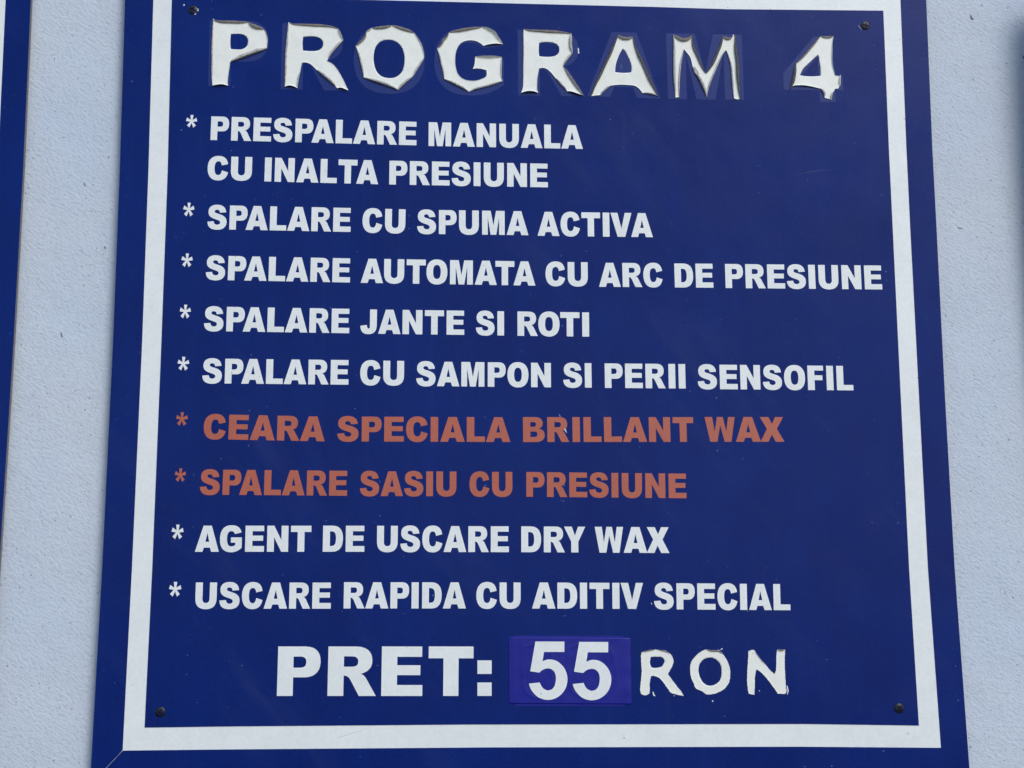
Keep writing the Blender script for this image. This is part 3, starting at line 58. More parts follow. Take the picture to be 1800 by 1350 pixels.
# ------------------------------------------------------------------ materials
class NT:
    def __init__(s, name):
        s.m = bpy.data.materials.new(name); s.m.use_nodes = True; s.t = s.m.node_tree
        s.b = s.t.nodes['Principled BSDF']
    def n(s, typ, **kw):
        o = s.t.nodes.new(typ)
        for k, v in kw.items():
            if k.startswith('i_'):
                o.inputs[k[2:].replace('_', ' ')].default_value = v
            else: setattr(o, k, v)
        return o
    def l(s, a, b): s.t.links.new(a, b)
    def pos(s):
        g = s.n('ShaderNodeNewGeometry'); return g.outputs['Position']
    def xz(s, src=None, rot=0.0, scale=(1, 1, 1)):
        sep = s.n('ShaderNodeSeparateXYZ'); s.l(src or s.pos(), sep.inputs[0])
        com = s.n('ShaderNodeCombineXYZ'); s.l(sep.outputs[0], com.inputs[0]); s.l(sep.outputs[2], com.inputs[1])
        rm = s.n('ShaderNodeMapping'); rm.inputs['Rotation'].default_value = (0, 0, rot); s.l(com.outputs[0], rm.inputs[0])
        mp = s.n('ShaderNodeMapping'); mp.inputs['Scale'].default_value = scale
        s.l(rm.outputs[0], mp.inputs[0]); return mp.outputs[0]
    def noise(s, vec, scale, detail=3.0, rough=0.5, dims='2D'):
        o = s.n('ShaderNodeTexNoise'); o.noise_dimensions = dims
        o.inputs['Scale'].default_value = scale; o.inputs['Detail'].default_value = detail; o.inputs['Roughness'].default_value = rough
        s.l(vec, o.inputs['Vector']); return o.outputs['Fac']
    def rng(s, val, a, b, c, d, clamp=True):
        o = s.n('ShaderNodeMapRange'); o.clamp = clamp
        for i, v in enumerate((a, b, c, d)): o.inputs[i + 1].default_value = v
        s.l(val, o.inputs[0]); return o.outputs[0]
    def math(s, op, a, b):
        o = s.n('ShaderNodeMath', operation=op)
        for i, v in enumerate((a, b)):
            if isinstance(v, (int, float)): o.inputs[i].default_value = v
            else: s.l(v, o.inputs[i])
        return o.outputs[0]
    def mix(s, fac, a, b):
        o = s.n('ShaderNodeMix', data_type='RGBA')
        for sock, v in ((o.inputs[0], fac), (o.inputs[6], a), (o.inputs[7], b)):
            if isinstance(v, (int, float)): sock.default_value = v
            elif isinstance(v, tuple): sock.default_value = (*v, 1) if len(v) == 3 else v
            else: s.l(v, sock)
        return o.outputs[2]
    def specks(s, vec, scale, rmax, keep):
        """1 inside sparse small dots: voronoi cells whose random value passes `keep`"""
        v = s.n('ShaderNodeTexVoronoi'); v.voronoi_dimensions = '2D'; v.inputs['Scale'].default_value = scale
        s.l(vec, v.inputs['Vector'])
        sep = s.n('ShaderNodeSeparateColor'); s.l(v.outputs['Color'], sep.inputs[0])
        rad = s.math('MULTIPLY', s.rng(sep.outputs[0], 1 - keep, 1.0, 0.25, 1.0), rmax)
        sel = s.math('GREATER_THAN', sep.outputs[0], 1 - keep)
        d = s.math('DIVIDE', v.outputs['Distance'], rad)
        return s.math('MULTIPLY', s.rng(d, 0.75, 1.1, 1.0, 0.0), sel)
    def bump(s, h, strength, dist, normal=None):
        o = s.n('ShaderNodeBump'); o.inputs['Strength'].default_value = strength; o.inputs['Distance'].default_value = dist
        s.l(h, o.inputs['Height'])
        if normal: s.l(normal, o.inputs['Normal'])
        return o.outputs[0]
    def color(s, v):
        if isinstance(v, tuple): s.b.inputs['Base Color'].default_value = (*v, 1)
        else: s.l(v, s.b.inputs['Base Color'])
    def normal(s, v): s.l(v, s.b.inputs['Normal'])
    def rough(s, v):
        if isinstance(v, float): s.b.inputs['Roughness'].default_value = v
        else: s.l(v, s.b.inputs['Roughness'])

def mat_blue(name, base, light, rough=0.3, spec=0.5, dots=True):
    m = NT(name); v = m.xz()
    n1 = m.noise(v, 9, 4, 0.6); n2 = m.noise(v, 330, 2, 0.6); st = m.noise(m.xz(scale=(60, 3, 1)), 1.0, 4, 0.6)
    f = m.math('ADD', m.rng(n1, 0.3, 0.7, 0.0, 0.45), m.rng(n2, 0.25, 0.75, 0.0, 0.45))
    f = m.math('ADD', f, m.rng(st, 0.45, 0.8, 0.0, 0.25))
    c = m.mix(f, base, light)
    if dots:
        d = m.math('MAXIMUM', m.specks(v, 45, 0.030, 0.10), m.specks(v, 120, 0.045, 0.04))
        c = m.mix(m.math('MULTIPLY', d, 0.35), c, (0.35, 0.42, 0.62))
        dk = m.specks(m.xz(rot=0.7), 38, 0.028, 0.10)
        c = m.mix(m.math('MULTIPLY', dk, 0.8), c, (0.002, 0.004, 0.02))
    if dots:
        sm = m.math('MULTIPLY', m.rng(m.noise(m.xz(rot=R(50), scale=(1, 5, 1)), 5.5, 5, 0.62), 0.54, 0.78, 0, 1), m.rng(m.noise(v, 3.1, 2, 0.5), 0.45, 0.7, 0, 1))
        c = m.mix(m.math('MULTIPLY', sm, 0.20), c, (0.045, 0.060, 0.165))
        dr = m.math('MULTIPLY', m.rng(m.noise(m.xz(scale=(95, 2.2, 1)), 1.0, 3, 0.6), 0.60, 0.80, 0, 1), m.rng(m.noise(v, 4.4, 2, 0.5), 0.5, 0.75, 0, 1))
        c = m.mix(m.math('MULTIPLY', dr, 0.16), c, (0.045, 0.060, 0.165))
    m.color(c); m.b.inputs['Specular IOR Level'].default_value = spec
    m.rough(m.rng(m.noise(v, 26, 4, 0.6), 0.3, 0.7, rough - 0.04, rough + 0.07))
    b = m.bump(m.noise(v, 6.5, 2, 0.5), 0.25, 0.004)
    m.normal(m.bump(n2, 0.10, 0.0004, b)); return m.m

def mat_white(name, base, dirt, rough=0.42, amt=1.0):
    m = NT(name); v = m.xz()
    n = m.noise(v, 300, 3, 0.65); n2 = m.noise(v, 24, 4, 0.6); n3 = m.noise(v, 90, 3, 0.6)
    f = m.math('ADD', m.rng(n, 0.35, 0.7, 0.0, 0.5 * amt), m.rng(n2, 0.35, 0.75, 0.0, 0.4 * amt))
    f = m.math('ADD', f, m.rng(n3, 0.4, 0.8, 0.0, 0.35 * amt))
    c = m.mix(f, base, dirt)
    sp = m.math('MAXIMUM', m.specks(v, 42, 0.035, 0.10), m.specks(m.xz(rot=0.4), 26, 0.022, 0.16))
    c = m.mix(m.math('MULTIPLY', sp, 0.55), c, (0.16, 0.15, 0.14))
    m.color(c); m.rough(rough); m.normal(m.bump(n, 0.12, 0.0004)); return m.m

M = {}
M['blue'] = mat_blue('blue_vinyl', (0.0001, 0.0100, 0.106), (0.0004, 0.0172, 0.152), rough=0.28, spec=0.118)
M['ghost'] = mat_blue('glue_residue_on_blue', (0.0120, 0.0280, 0.150), (0.0170, 0.0350, 0.172), rough=0.34, spec=0.16, dots=False)
M['white'] = mat_white('white_vinyl', (0.78, 0.795, 0.765), (0.69, 0.705, 0.685))
M['aged'] = mat_white('aged_white_vinyl', (0.815, 0.815, 0.735), (0.74, 0.735, 0.665), 0.5)
M['board'] = mat_white('white_board', (0.50, 0.50, 0.50), (0.40, 0.40, 0.39), 0.6)
M['red'] = mat_white('faded_red_vinyl', (0.44, 0.100, 0.052), (0.37, 0.084, 0.046), 0.5)

def mat_sticker():
    m = NT('violet_blue_sticker'); v = m.xz()
    n = m.noise(v, 60, 3, 0.6)
    m.color(m.mix(m.rng(n, 0.3, 0.75, 0, 1), (0.0075, 0.011, 0.205), (0.0105, 0.015, 0.235)))
    m.rough(0.30); m.b.inputs['Specular IOR Level'].default_value = 0.22; w = m.noise(m.xz(scale=(1, 2.2, 1)), 24, 2, 0.5)
    m.normal(m.bump(w, 0.14, 0.0016)); return m.m
M['sticker'] = mat_sticker()

def mat_back(name, a, b):
    m = NT(name); v = m.pos()
    n = m.noise(v, 420, 3, 0.7, '3D'); n2 = m.noise(v, 1300, 2, 0.7, '3D')
    f = m.math('MULTIPLY', m.rng(n, 0.38, 0.62, 0, 1), m.rng(n2, 0.2, 0.8, 0.5, 1.0))
    m.color(m.mix(f, a, b)); m.rough(0.7); m.normal(m.bump(n2, 0.4, 0.0006)); return m.m
M['back'] = mat_back('vinyl_backing_with_old_glue', (0.52, 0.51, 0.47), (0.24, 0.225, 0.20))
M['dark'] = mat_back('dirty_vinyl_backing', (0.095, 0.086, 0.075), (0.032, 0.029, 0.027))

M['curl_shade'] = mat_back('brown_curl_shade', (0.190, 0.165, 0.140), (0.100, 0.086, 0.072))  # brown colour standing in for shade on the upturned curl faces
M['cut'] = mat_back('grimy_sawn_board_edge', (0.20, 0.18, 0.16), (0.12, 0.11, 0.10))
M['lip'] = mat_back('black_cut_edge', (0.07, 0.065, 0.06), (0.02, 0.02, 0.02))  # near-black strip along the inner lip of each roll

def mat_screw():
    m = NT('black_screw_paint'); m.b.inputs['Metallic'].default_value = 0.35
    n = m.noise(m.pos(), 700, 3, 0.6, '3D')
    m.color(m.mix(m.rng(n, 0.4, 0.75, 0, 1), (0.006, 0.006, 0.008), (0.02, 0.018, 0.020))); m.rough(0.38); return m.m
M['screw'] = mat_screw()

def mat_wall():
    m = NT('pale_painted_render'); v = m.xz()
    warp = m.n('ShaderNodeTexNoise'); warp.noise_dimensions = '2D'; warp.inputs['Scale'].default_value = 40; m.l(v, warp.inputs['Vector'])
    st = m.noise(m.xz(rot=R(35), scale=(0.6, 1.0, 1)), 430, 2, 0.5)
    st2 = m.noise(m.xz(rot=R(20), scale=(0.8, 1.0, 1)), 800, 2, 0.5)
    big = m.noise(v, 16, 3, 0.5)
    h = m.math('ADD', m.math('MULTIPLY', st, 1.0), m.math('MULTIPLY', st2, 0.35))
    pits = m.math('MAXIMUM', m.specks(m.xz(rot=0.3), 80, 0.075, 0.30), m.specks(v, 170, 0.12, 0.16))
    pits = m.math('MAXIMUM', pits, m.specks(m.xz(rot=1.1), 33, 0.045, 0.10))
    h = m.math('SUBTRACT', h, m.math('MULTIPLY', pits, 1.2))
    c = m.mix(m.rng(m.noise(v, 5, 4, 0.55), 0.3, 0.7, 0, 1), (0.510, 0.570, 0.655), (0.550, 0.593, 0.635))
    c = m.mix(m.rng(m.noise(v, 190, 3, 0.6), 0.35, 0.8, 0, 0.30), c, (0.42, 0.47, 0.55))
    c = m.mix(m.rng(st, 0.25, 0.42, 0.35, 0.0), c, (0.36, 0.41, 0.48))
    c = m.mix(m.math('MULTIPLY', pits, 0.48), c, (0.15, 0.165, 0.19))
    m.color(c); m.rough(0.72); m.b.inputs['Specular IOR Level'].default_value = 0.3
    b = m.bump(big, 0.35, 0.006)
    m.normal(m.bump(h, 0.40, 0.0013, b)); return m.m
M['wall'] = mat_wall()

# ------------------------------------------------------------------ geometry helpers
def link(name, verts, faces, mat, parent=None, origin=None, smooth=False):
    """verts are (x, z, height) in mm on the sign plane; height points to the viewer (-Y)."""
    if origin is None:
        n = len(verts); origin = (sum(v[0] for v in verts) / n, sum(v[1] for v in verts) / n)
    me = bpy.data.meshes.new(name)
    me.from_pydata([((x - origin[0]) / 1000, -h / 1000, (z - origin[1]) / 1000) for x, z, h in verts], [], faces)
    me.materials.append(mat)
    if smooth: me.polygons.foreach_set('use_smooth', [True] * len(me.polygons))
    me.validate(); me.update()
    o = bpy.data.objects.new(name, me); COL.objects.link(o)
    loc = Vector((origin[0] / 1000, 0, origin[1] / 1000))
    if parent:
        o.parent = parent; loc = loc - world_loc(parent)
    o.location = loc
    return o
def world_loc(o):
    l = Vector(o.location)
    while o.parent: o = o.parent; l = l + Vector(o.location)
    return l

def inside(p, loops):
    c = False; x, y = p
    for lp in loops:
        j = len(lp) - 1
        for i in range(len(lp)):
            xi, yi = lp[i]; xj, yj = lp[j]
            if (yi > y) != (yj > y) and x < (xj - xi) * (y - yi) / (yj - yi) + xi: c = not c
            j = i
    return c

def area(lp): return 0.5 * sum(lp[i - 1][0] * lp[i][1] - lp[i][0] * lp[i - 1][1] for i in range(len(lp)))

def fill(loops, extra=()):
    vs = []; ed = []
    for lp in loops:
        s = len(vs); n = len(lp)
        vs += [Vector((x, y)) for x, y in lp]; ed += [(s + i, s + (i + 1) % n) for i in range(n)]
    vs += [Vector(p) for p in extra]
    ov, oe, of, a, b, c = delaunay_2d_cdt(vs, ed, [], 0, 1e-5)
    tris = []
    for f in of:
        cx = sum(ov[i].x for i in f) / 3; cy = sum(ov[i].y for i in f) / 3
        if inside((cx, cy), loops):
            if (ov[f[1]] - ov[f[0]]).cross(ov[f[2]] - ov[f[0]]) < 0: f = f[::-1]
            tris.append(tuple(f))
    return [(v.x, v.y) for v in ov], tris

def slab(loops, h0, h1, extra=()):
    """flat sheet between heights h0 (back) and h1 (front) with side walls"""
    vs, tr = fill(loops, extra)
    verts = [(x, y, h1) for x, y in vs]; faces = list(tr)
    for lp in loops:
        s = len(verts); n = len(lp)
        verts += [(x, y, h1) for x, y in lp] + [(x, y, h0) for x, y in lp]
        for i in range(n): j = (i + 1) % n; faces.append((s + i, s + n + i, s + n + j, s + j))
    return verts, faces

def flat_sheet(name, loops, h0, h1, mat, parent, extra=()):
    v, f = slab(loops, h0, h1, extra)
    return link(name, v, f, mat, parent)

def smooth_loop(pts, step=1.0, corner=38):
    """Catmull-Rom through traced points, keeping sharp corners"""
    n = len(pts); P = [Vector(p) for p in pts]; out = []
    def is_corner(i):
        a = P[i] - P[i - 1]; b = P[(i + 1) % n] - P[i]
        return a.length < 1e-6 or b.length < 1e-6 or abs(a.angle_signed(b)) > R(corner)
    cs = [is_corner(i) for i in range(n)]
    for i in range(n):
        p1, p2 = P[i], P[(i + 1) % n]
        p0 = P[i - 1] if not cs[i] else p1 + (p1 - p2) * 1.0
        p3 = P[(i + 2) % n] if not cs[(i + 1) % n] else p2 + (p2 - p1) * 1.0
        k = max(1, int(round((p2 - p1).length / step)))
        d = (p2 - p1).length
        m1 = (p2 - p0); m2 = (p3 - p1)
        m1 = m1 * (d / max(1e-6, (p1 - p0).length + d)); m2 = m2 * (d / max(1e-6, (p3 - p2).length + d))
        for j in range(k):
            t = j / k
            q = p1 * (2 * t**3 - 3 * t**2 + 1) + m1 * (t**3 - 2 * t**2 + t) + p2 * (-2 * t**3 + 3 * t**2) + m2 * (t**3 - t**2)
            out.append((q.x, q.y))
    return out

# ------------------------------------------------------------------ heavy grotesque capitals, cap height 100
GLYPHS = {
'A': (93, "M0 0L31 100L63 100L93 0L63 0L58 16L34.5 16L29 0Z M39.5 38L47 72L54.5 38Z", 1, 1),
'B': (83, "M0 0L0 100L47 100C65 100 76 91 76 75C76 65 70 57 61 53.5C75 50 83 42 83 29C83 10 70 0 50 0Z M28 61L28 80L41 80C47 80 50 76.5 50 70.5C50 64 47 61 41 61Z M28 20L28 42L43 42C51 42 54.5 38 54.5 31C54.5 24 50.5 20 43 20Z", 7, 3),
'C': (82, "M81 68C78 90 66 102 43 102C15 102 0 83 0 50C0 17 15 -2 42 -2C64 -2 77 9 82 33L57 41C55 27 50.5 21 43 21C33 21 27.5 29 27.5 50C27.5 71 33 79 43 79C50 79 54.5 74 56 62Z", 4, 4),
'D': (79, "M0 0L0 100L38 100C65 100 79 84 79 50C79 16 64 0 38 0Z M27.5 22L27.5 78L34 78C46 78 51.5 71 51.5 50C51.5 29 46 22 34 22Z", 7, 4),
'E': (74, "M0 0L0 100L73 100L73 79L28 79L28 62L70 62L70 42L28 42L28 22L74 22L74 0Z", 7, 4.5),
'F': (66, "M0 0L0 100L66 100L66 80L28.5 80L28.5 60.5L62 60.5L62 40.5L28.5 40.5L28.5 0Z", 7, 6),
'G': (86, "M0 50C0 17 14 -2 43 -2C59 -2 71 2 85.5 15L85.5 55L43 55L43 35L60.5 35L60.5 26C54 21.5 49 20.5 45 20.5C33 20.5 27.5 30 27.5 50C27.5 70 33 79 44 79C51 79 56 75.5 58 68L84 74C80 92 67 102 44 102C15 102 0 83 0 50Z", 3, 6),
'I': (28.5, "M0 0L0 100L28.5 100L28.5 0Z", 7, 7),
'J': (68, "M39.5 100L68 100L68 38C68 10 57 -2 32 -2C10 -2 1 10 0 32L27 36C27.5 26 30 21 34 21C38 21 39.5 25 39.5 35Z", 2, 5),
'L': (69, "M0 0L0 100L28.5 100L28.5 22L69 22L69 0Z", 7, 3),
'M': (96, "M0 0L0 100L36.5 100L48 39L59.5 100L96 100L96 0L72 0L72 72L60 0L36 0L24 72L24 0Z", 7, 7),
'N': (83, "M0 0L0 100L27 100L56 45L56 100L83 100L83 0L56 0L27 56L27 0Z", 7, 7),
'O': (88, "M44 102C72 102 88 84 88 50C88 16 72 -2 44 -2C16 -2 0 16 0 50C0 84 16 102 44 102Z M44 79C55 79 60 70 60 50C60 30 55 21 44 21C33 21 28 30 28 50C28 70 33 79 44 79Z", 4, 4),
'P': (75, "M0 0L0 100L48 100C66 100 75 89 75 69C75 49 65 37.5 47 37.5L27.5 37.5L27.5 0Z M27.5 57L27.5 79.6L39 79.6C47 79.6 50 75.5 50 68.5C50 61 47 57 39 57Z", 7, 3),
'R': (84, "M0 0L0 100L48 100C67 100 77 90 77 71C77 57 70 48.5 57 44.5C62 42.5 64.5 39.5 67.5 33.5L84 0L54.5 0L40 31C37 37.5 34 41 27.5 41L27.5 0Z M27.5 59L27.5 80L41 80C49.5 80 52.5 76 52.5 69.5C52.5 62.5 49.5 59 41 59Z", 7, 1),
'S': (82, "M1 31L27 33C28 24 33 19 41 19C49 19 54 22.5 54 28.5C54 34.5 49 37 36 41C12 48 4 56 4 73C4 91 17 102 40 102C64 102 76 91 78 71L52 69C51 77 47 81 40 81C33 81 30 78 30 74C30 69 34 67.5 46 64C71 57.5 81 48.5 81 30C81 10 66 -2 42 -2C15 -2 2 9 1 31Z", 3, 4),
'T': (80, "M0 100L80 100L80 76L53.5 76L53.5 0L26.5 0L26.5 76L0 76Z", 3, 4),
'U': (84, "M0 100L28 100L28 38C28 27 33 21.5 42 21.5C51 21.5 56 27 56 38L56 100L84 100L84 39C84 12 70 -2 42 -2C14 -2 0 12 0 39Z", 7, 7),
'V': (90, "M0 100L30 100L45.5 34L61 100L90 100L61.5 0L29 0Z", 2, 2),
'W': (112, "M0 100L28 100L36 40L46 100L68 100L79 40L87 100L112 100L97 0L72 0L57 66L45 0L18.5 0Z", 1, 1),
'X': (90, "M1 100L33 100L45.5 72L58 100L88 100L63 52L90 0L57 0L43.5 29L30 0L0 0L26 52Z", 0, 1),
'Y': (85, "M0 100L31 100L43.5 65L56 100L85 100L57 42L57 0L28.5 0L28.5 42Z", 0, 0),
'O_old': (88, "M44 102C72 102 88 84 88 50C88 16 72 -2 44 -2C16 -2 0 16 0 50C0 84 16 102 44 102Z M44 79.5C57 79.5 63.5 69 63.5 50C63.5 31 57 20.5 44 20.5C31 20.5 24.5 31 24.5 50C24.5 69 31 79.5 44 79.5Z", 4, 4),
'G_old': (86, "M0 50C0 17 14 -2 43 -2C59 -2 71 2 85.5 15L85.5 55L51 55L51 37L62 37L62 26C54 21.5 49 20.5 45 20.5C32 20.5 25.5 31 25.5 50C25.5 69 32 79 44 79C51 79 56 77 60 71L84 74C80 92 67 102 44 102C15 102 0 83 0 50Z", 3, 6),
'A_old': (93, "M0 0L31 100L63 100L93 0L63 0L58 16L34.5 16L29 0Z", 1, 1),
'4': (90.6, "M54 0L78 0L78 18L90.6 18L90.6 39L78 39L78 100L50 100L0 43L0 18L54 18Z M54 39L27 39L54 69Z", 0, 0),
}
KERN = {'PA': -11, 'AT': -10, 'TA': -9, 'TO': -5, 'OT': -4, 'RO': -3, 'VA': -6, 'AV': -6, 'RY': -4, 'AU': -4, 'AG': -1, 'IV': -4, 'LA': 0, 'WA': 0, 'AX': -3, 'RI': 5, 'IP': 2}

def parse(path, nseg=7):
    loops = []; cur = []; i = 0
    tok = []; num = ''
    for ch in path + ' ':
        if ch in 'MLCZ ':
            if num: tok.append(float(num)); num = ''
            if ch != ' ': tok.append(ch)
        else: num += ch
    k = 0; cmd = None
    while k < len(tok):
        if isinstance(tok[k], str): cmd = tok[k]; k += 1
        if cmd == 'Z': loops.append(cur); cur = []; continue
        if cmd in 'ML': cur.append((tok[k], tok[k + 1])); k += 2
        elif cmd == 'C':
            a = cur[-1]; b, c, d = [(tok[k + 2 * j], tok[k + 2 * j + 1]) for j in range(3)]; k += 6
            for s in range(1, nseg + 1):
                t = s / nseg; u = 1 - t
                cur.append(tuple(u**3 * a[j] + 3 * u * u * t * b[j] + 3 * u * t * t * c[j] + t**3 * d[j] for j in (0, 1)))
    out = []
    for lp in loops:
        if math.dist(lp[0], lp[-1]) < 1e-6: lp = lp[:-1]
        out.append(lp)
    return out

glyph_mesh = {}
def get_glyph(ch, kind):
    """unit mesh: cap height 1, sheet thickness 1 (scaled per letter)"""
    key = (ch, kind)
    if key not in glyph_mesh:
        loops = [[(x / 100, y / 100) for x, y in lp] for lp in parse(GLYPHS[ch][1])]
        v, f = slab(loops, 0.0, 1.0)
        me = bpy.data.meshes.new('letter_' + ch.lower() if ch.isalpha() else 'numeral')
        me.from_pydata([(x, -h, z) for x, z, h in v], [], f); me.materials.append(M[kind]); me.update()
        glyph_mesh[key] = me
    return glyph_mesh[key]

def put_glyph(name, ch, kind, x, z, sx, sz, ang, parent, h0, th):
    o = bpy.data.objects.new(name, get_glyph(ch, kind)); COL.objects.link(o)
    o.parent = parent; o.location = Vector((x / 1000, -h0 / 1000, z / 1000)) - world_loc(parent)
    o.scale = (sx / 1000, th / 1000, sz / 1000); o.rotation_euler = (0, -ang, 0)
    return o

def place_word(text, bl, br, cap, kind, parent, h0):
    x = 0; spots = []
    for i, ch in enumerate(text):
        w, _, sl, sr = GLYPHS[ch]
        if i: x += sl + GLYPHS[text[i - 1]][3] + KERN.get(text[i - 1] + ch, 0)
        spots.append(x); x += w
    length = math.dist(bl, br); k = length / x
    ang = math.atan2(br[1] - bl[1], br[0] - bl[0])
    for ch, s in zip(text, spots):
        px = bl[0] + math.cos(ang) * s * k; pz = bl[1] + math.sin(ang) * s * k
        put_glyph('letter', ch, kind, px, pz, k * 100, cap, ang, parent, h0, 0.12)

def empty(name, loc, label, cat, group=None):
    e = bpy.data.objects.new(name, None); COL.objects.link(e); e.location = loc; e.empty_display_size = 0.05
    e['label'] = label; e['category'] = cat
    if group: e['group'] = group
    return e

# ------------------------------------------------------------------ the rendered wall
WALL_H = -9.0      # mm: wall face lies behind the sign faces
def make_wall():
    x0, x1, z0, z1 = -2600, 2600, 0, 3400
    nx, nz = 52, 34; v = []; f = []
    for j in range(nz + 1):
        for i in range(nx + 1):
            x = x0 + (x1 - x0) * i / nx; z = z0 + (z1 - z0) * j / nz
            v.append((x, z, WALL_H + 0.5 * math.sin(x * .011 + z * .006) * math.sin(z * .009)))
    for j in range(nz):
        for i in range(nx):
            a = j * (nx + 1) + i; f.append((a, a + 1, a + nx + 2, a + nx + 1))
    s = len(v)
    v += [(x0, z0, -260), (x1, z0, -260), (x1, z1, -260), (x0, z1, -260)]
    b = [i for i in range(nx + 1)]; t = [nz * (nx + 1) + i for i in range(nx + 1)]
    l = [j * (nx + 1) for j in range(nz + 1)]; r = [j * (nx + 1) + nx for j in range(nz + 1)]
    f += [tuple([s, s + 1] + b[::-1]), tuple([s + 3] + t + [s + 2]), tuple([s] + l + [s + 3]), tuple([s + 1, s + 2] + r[::-1]), (s, s + 3, s + 2, s + 1)]
    o = link('rendered_wall', v, f, M['wall'], smooth=False)
    cm = mat_white('exposed_dark_render', (0.24, 0.26, 0.29), (0.15, 0.165, 0.185), 0.8)
    for lp in CHIPS: flat_sheet('chip', [lp], WALL_H - 1, WALL_H + 0.55, cm, o)
    o['label'] = 'pale blue grey rough rendered wall behind the signs'; o['category'] = 'wall'
make_wall()

def make_ground():
    m = NT('dark_forecourt_asphalt'); sep = m.pos()
    c = m.mix(m.noise(sep, 1.2, 5, 0.6), (0.045, 0.043, 0.040), (0.065, 0.062, 0.058)); m.color(c); m.rough(0.85)
    me = bpy.data.meshes.new('ground')
    me.from_pydata([(-300, -300, 0), (300, -300, 0), (300, 300, 0), (-300, 300, 0)], [], [(0, 1, 2, 3)])
    me.materials.append(m.m); o = bpy.data.objects.new('ground', me); COL.objects.link(o); o['kind'] = 'structure'
make_ground()

# ------------------------------------------------------------------ the main sign
cx = sum(p[0] for p in BOARD) / len(BOARD); cz = min(p[1] for p in BOARD)
SIGN = empty('price_sign', (cx / 1000, 0.005, cz / 1000), 'blue car wash price sign with white border, peeling title PROGRAM 4 and price 55 RON', 'sign', 'blue signs screwed in a row on the wall')
BK = -5.5
def add_backing(lp, parent, h0=BK, h1=0.0):
    o = flat_sheet('backing_board', [lp], h0, h1, M['board'], parent)
    o.data.materials.append(M['cut'])
    for p in o.data.polygons:
        if abs(p.normal.y) < 0.5: p.material_index = 1
    return o
add_backing(BOARD, SIGN)
# packers that hold the board off the wall
def grow(lp, d):
    n = len(lp); s = 1 if area(lp) > 0 else -1; out = []
    for i in range(n):
        a = Vector(lp[i - 1]); b = Vector(lp[i]); c = Vector(lp[(i + 1) % n])
        n1 = (b - a).normalized(); n2 = (c - b).normalized()
        q1 = Vector((n1.y, -n1.x)) * s; q2 = Vector((n2.y, -n2.x)) * s
        m = (q1 + q2); m = m / max(0.3, m.length_squared) * 2
        out.append(((b + m * d).x, (b + m * d).y))
    return out
flat_sheet('white_border', [grow(OUTER, 1.2), grow(INNER, -1.2)], 0.0, 0.15, M['white'], SIGN)
flat_sheet('blue_sheet', [INNER], 0.15, 0.45, M['blue'], SIGN)
for lp in STRIPS:
    flat_sheet('border_strip', [lp], 0.0, 0.42, M['blue'], SIGN)

H0 = 0.45
for g, bl, br, cap, k in GHOSTS:
    g = g + '_old' if g in 'OGA' else g
    w = GLYPHS[g][0]; ang = math.atan2(br[1] - bl[1], br[0] - bl[0]); s = math.dist(bl, br) / w * 100
    o = put_glyph('glue_mark', g, 'ghost', bl[0], bl[1], s, cap, ang, SIGN, H0, 0.05)
for text, bl, br, cap, c in WORDS:
    place_word(text, bl, br, cap, 'red' if c else 'white', SIGN, H0)
for g, bl, br, cap, c in PRET:
    ang = math.atan2(br[1] - bl[1], br[0] - bl[0]); s = math.dist(bl, br) / GLYPHS[g][0] * 100
    put_glyph('letter', g, 'white', bl[0], bl[1], s, cap, ang, SIGN, H0, 0.12)
for q in COLON: flat_sheet('colon_dot', [q], H0, H0 + 0.12, M['white'], SIGN)

# asterisks: five flared arms
def asterisk_loop():
    pts = []
    for k in range(5):
        a = math.pi / 2 - k * 2 * math.pi / 5
        d = Vector((math.cos(a), math.sin(a))); t = Vector((math.sin(a), -math.cos(a)))
        L_ = 1.0
        pts += [tuple(d * L_ - t * 0.29), tuple(d * L_ * 1.0 + t * 0.29)]
        b = a - math.pi / 5; pts.append((math.cos(b) * 0.26, math.sin(b) * 0.26))
    return pts
AL = asterisk_loop()
am = {}
for (c, w, h, col) in ASTERISKS:
    if col not in am:
        v, f = slab([AL], 0, 1); me = bpy.data.meshes.new('asterisk')
        me.from_pydata([(x, -q, z) for x, z, q in v], [], f); me.materials.append(M['red' if col else 'white']); am[col] = me
    o = bpy.data.objects.new('asterisk', am[col]); COL.objects.link(o); o.parent = SIGN
    o.location = Vector((c[0] / 1000, -H0 / 1000, c[1] / 1000)) - world_loc(SIGN)
    o.scale = (w / 2.06 / 1000, 0.12 / 1000, h / 1.83 / 1000)
    o.rotation_euler = (0, 0.02, 0)

# ------------------------------------------------------------------ shrunken, curling title letters
def seg_dist(p, a, b):
    ax, ay = a; bx, by = b; dx, dy = bx - ax, by - ay
    l2 = dx * dx + dy * dy
    t = 0 if l2 < 1e-9 else max(0, min(1, ((p[0] - ax) * dx + (p[1] - ay) * dy) / l2))
    return math.hypot(p[0] - ax - t * dx, p[1] - ay - t * dy), t

def resample(pl, step):
    out = []
    for a, b in zip(pl, pl[1:]):
        n = max(1, int(math.dist(a, b) / step))
        out += [(a[0] + (b[0] - a[0]) * i / n, a[1] + (b[1] - a[1]) * i / n) for i in range(n)]
    out.append(pl[-1]); return out

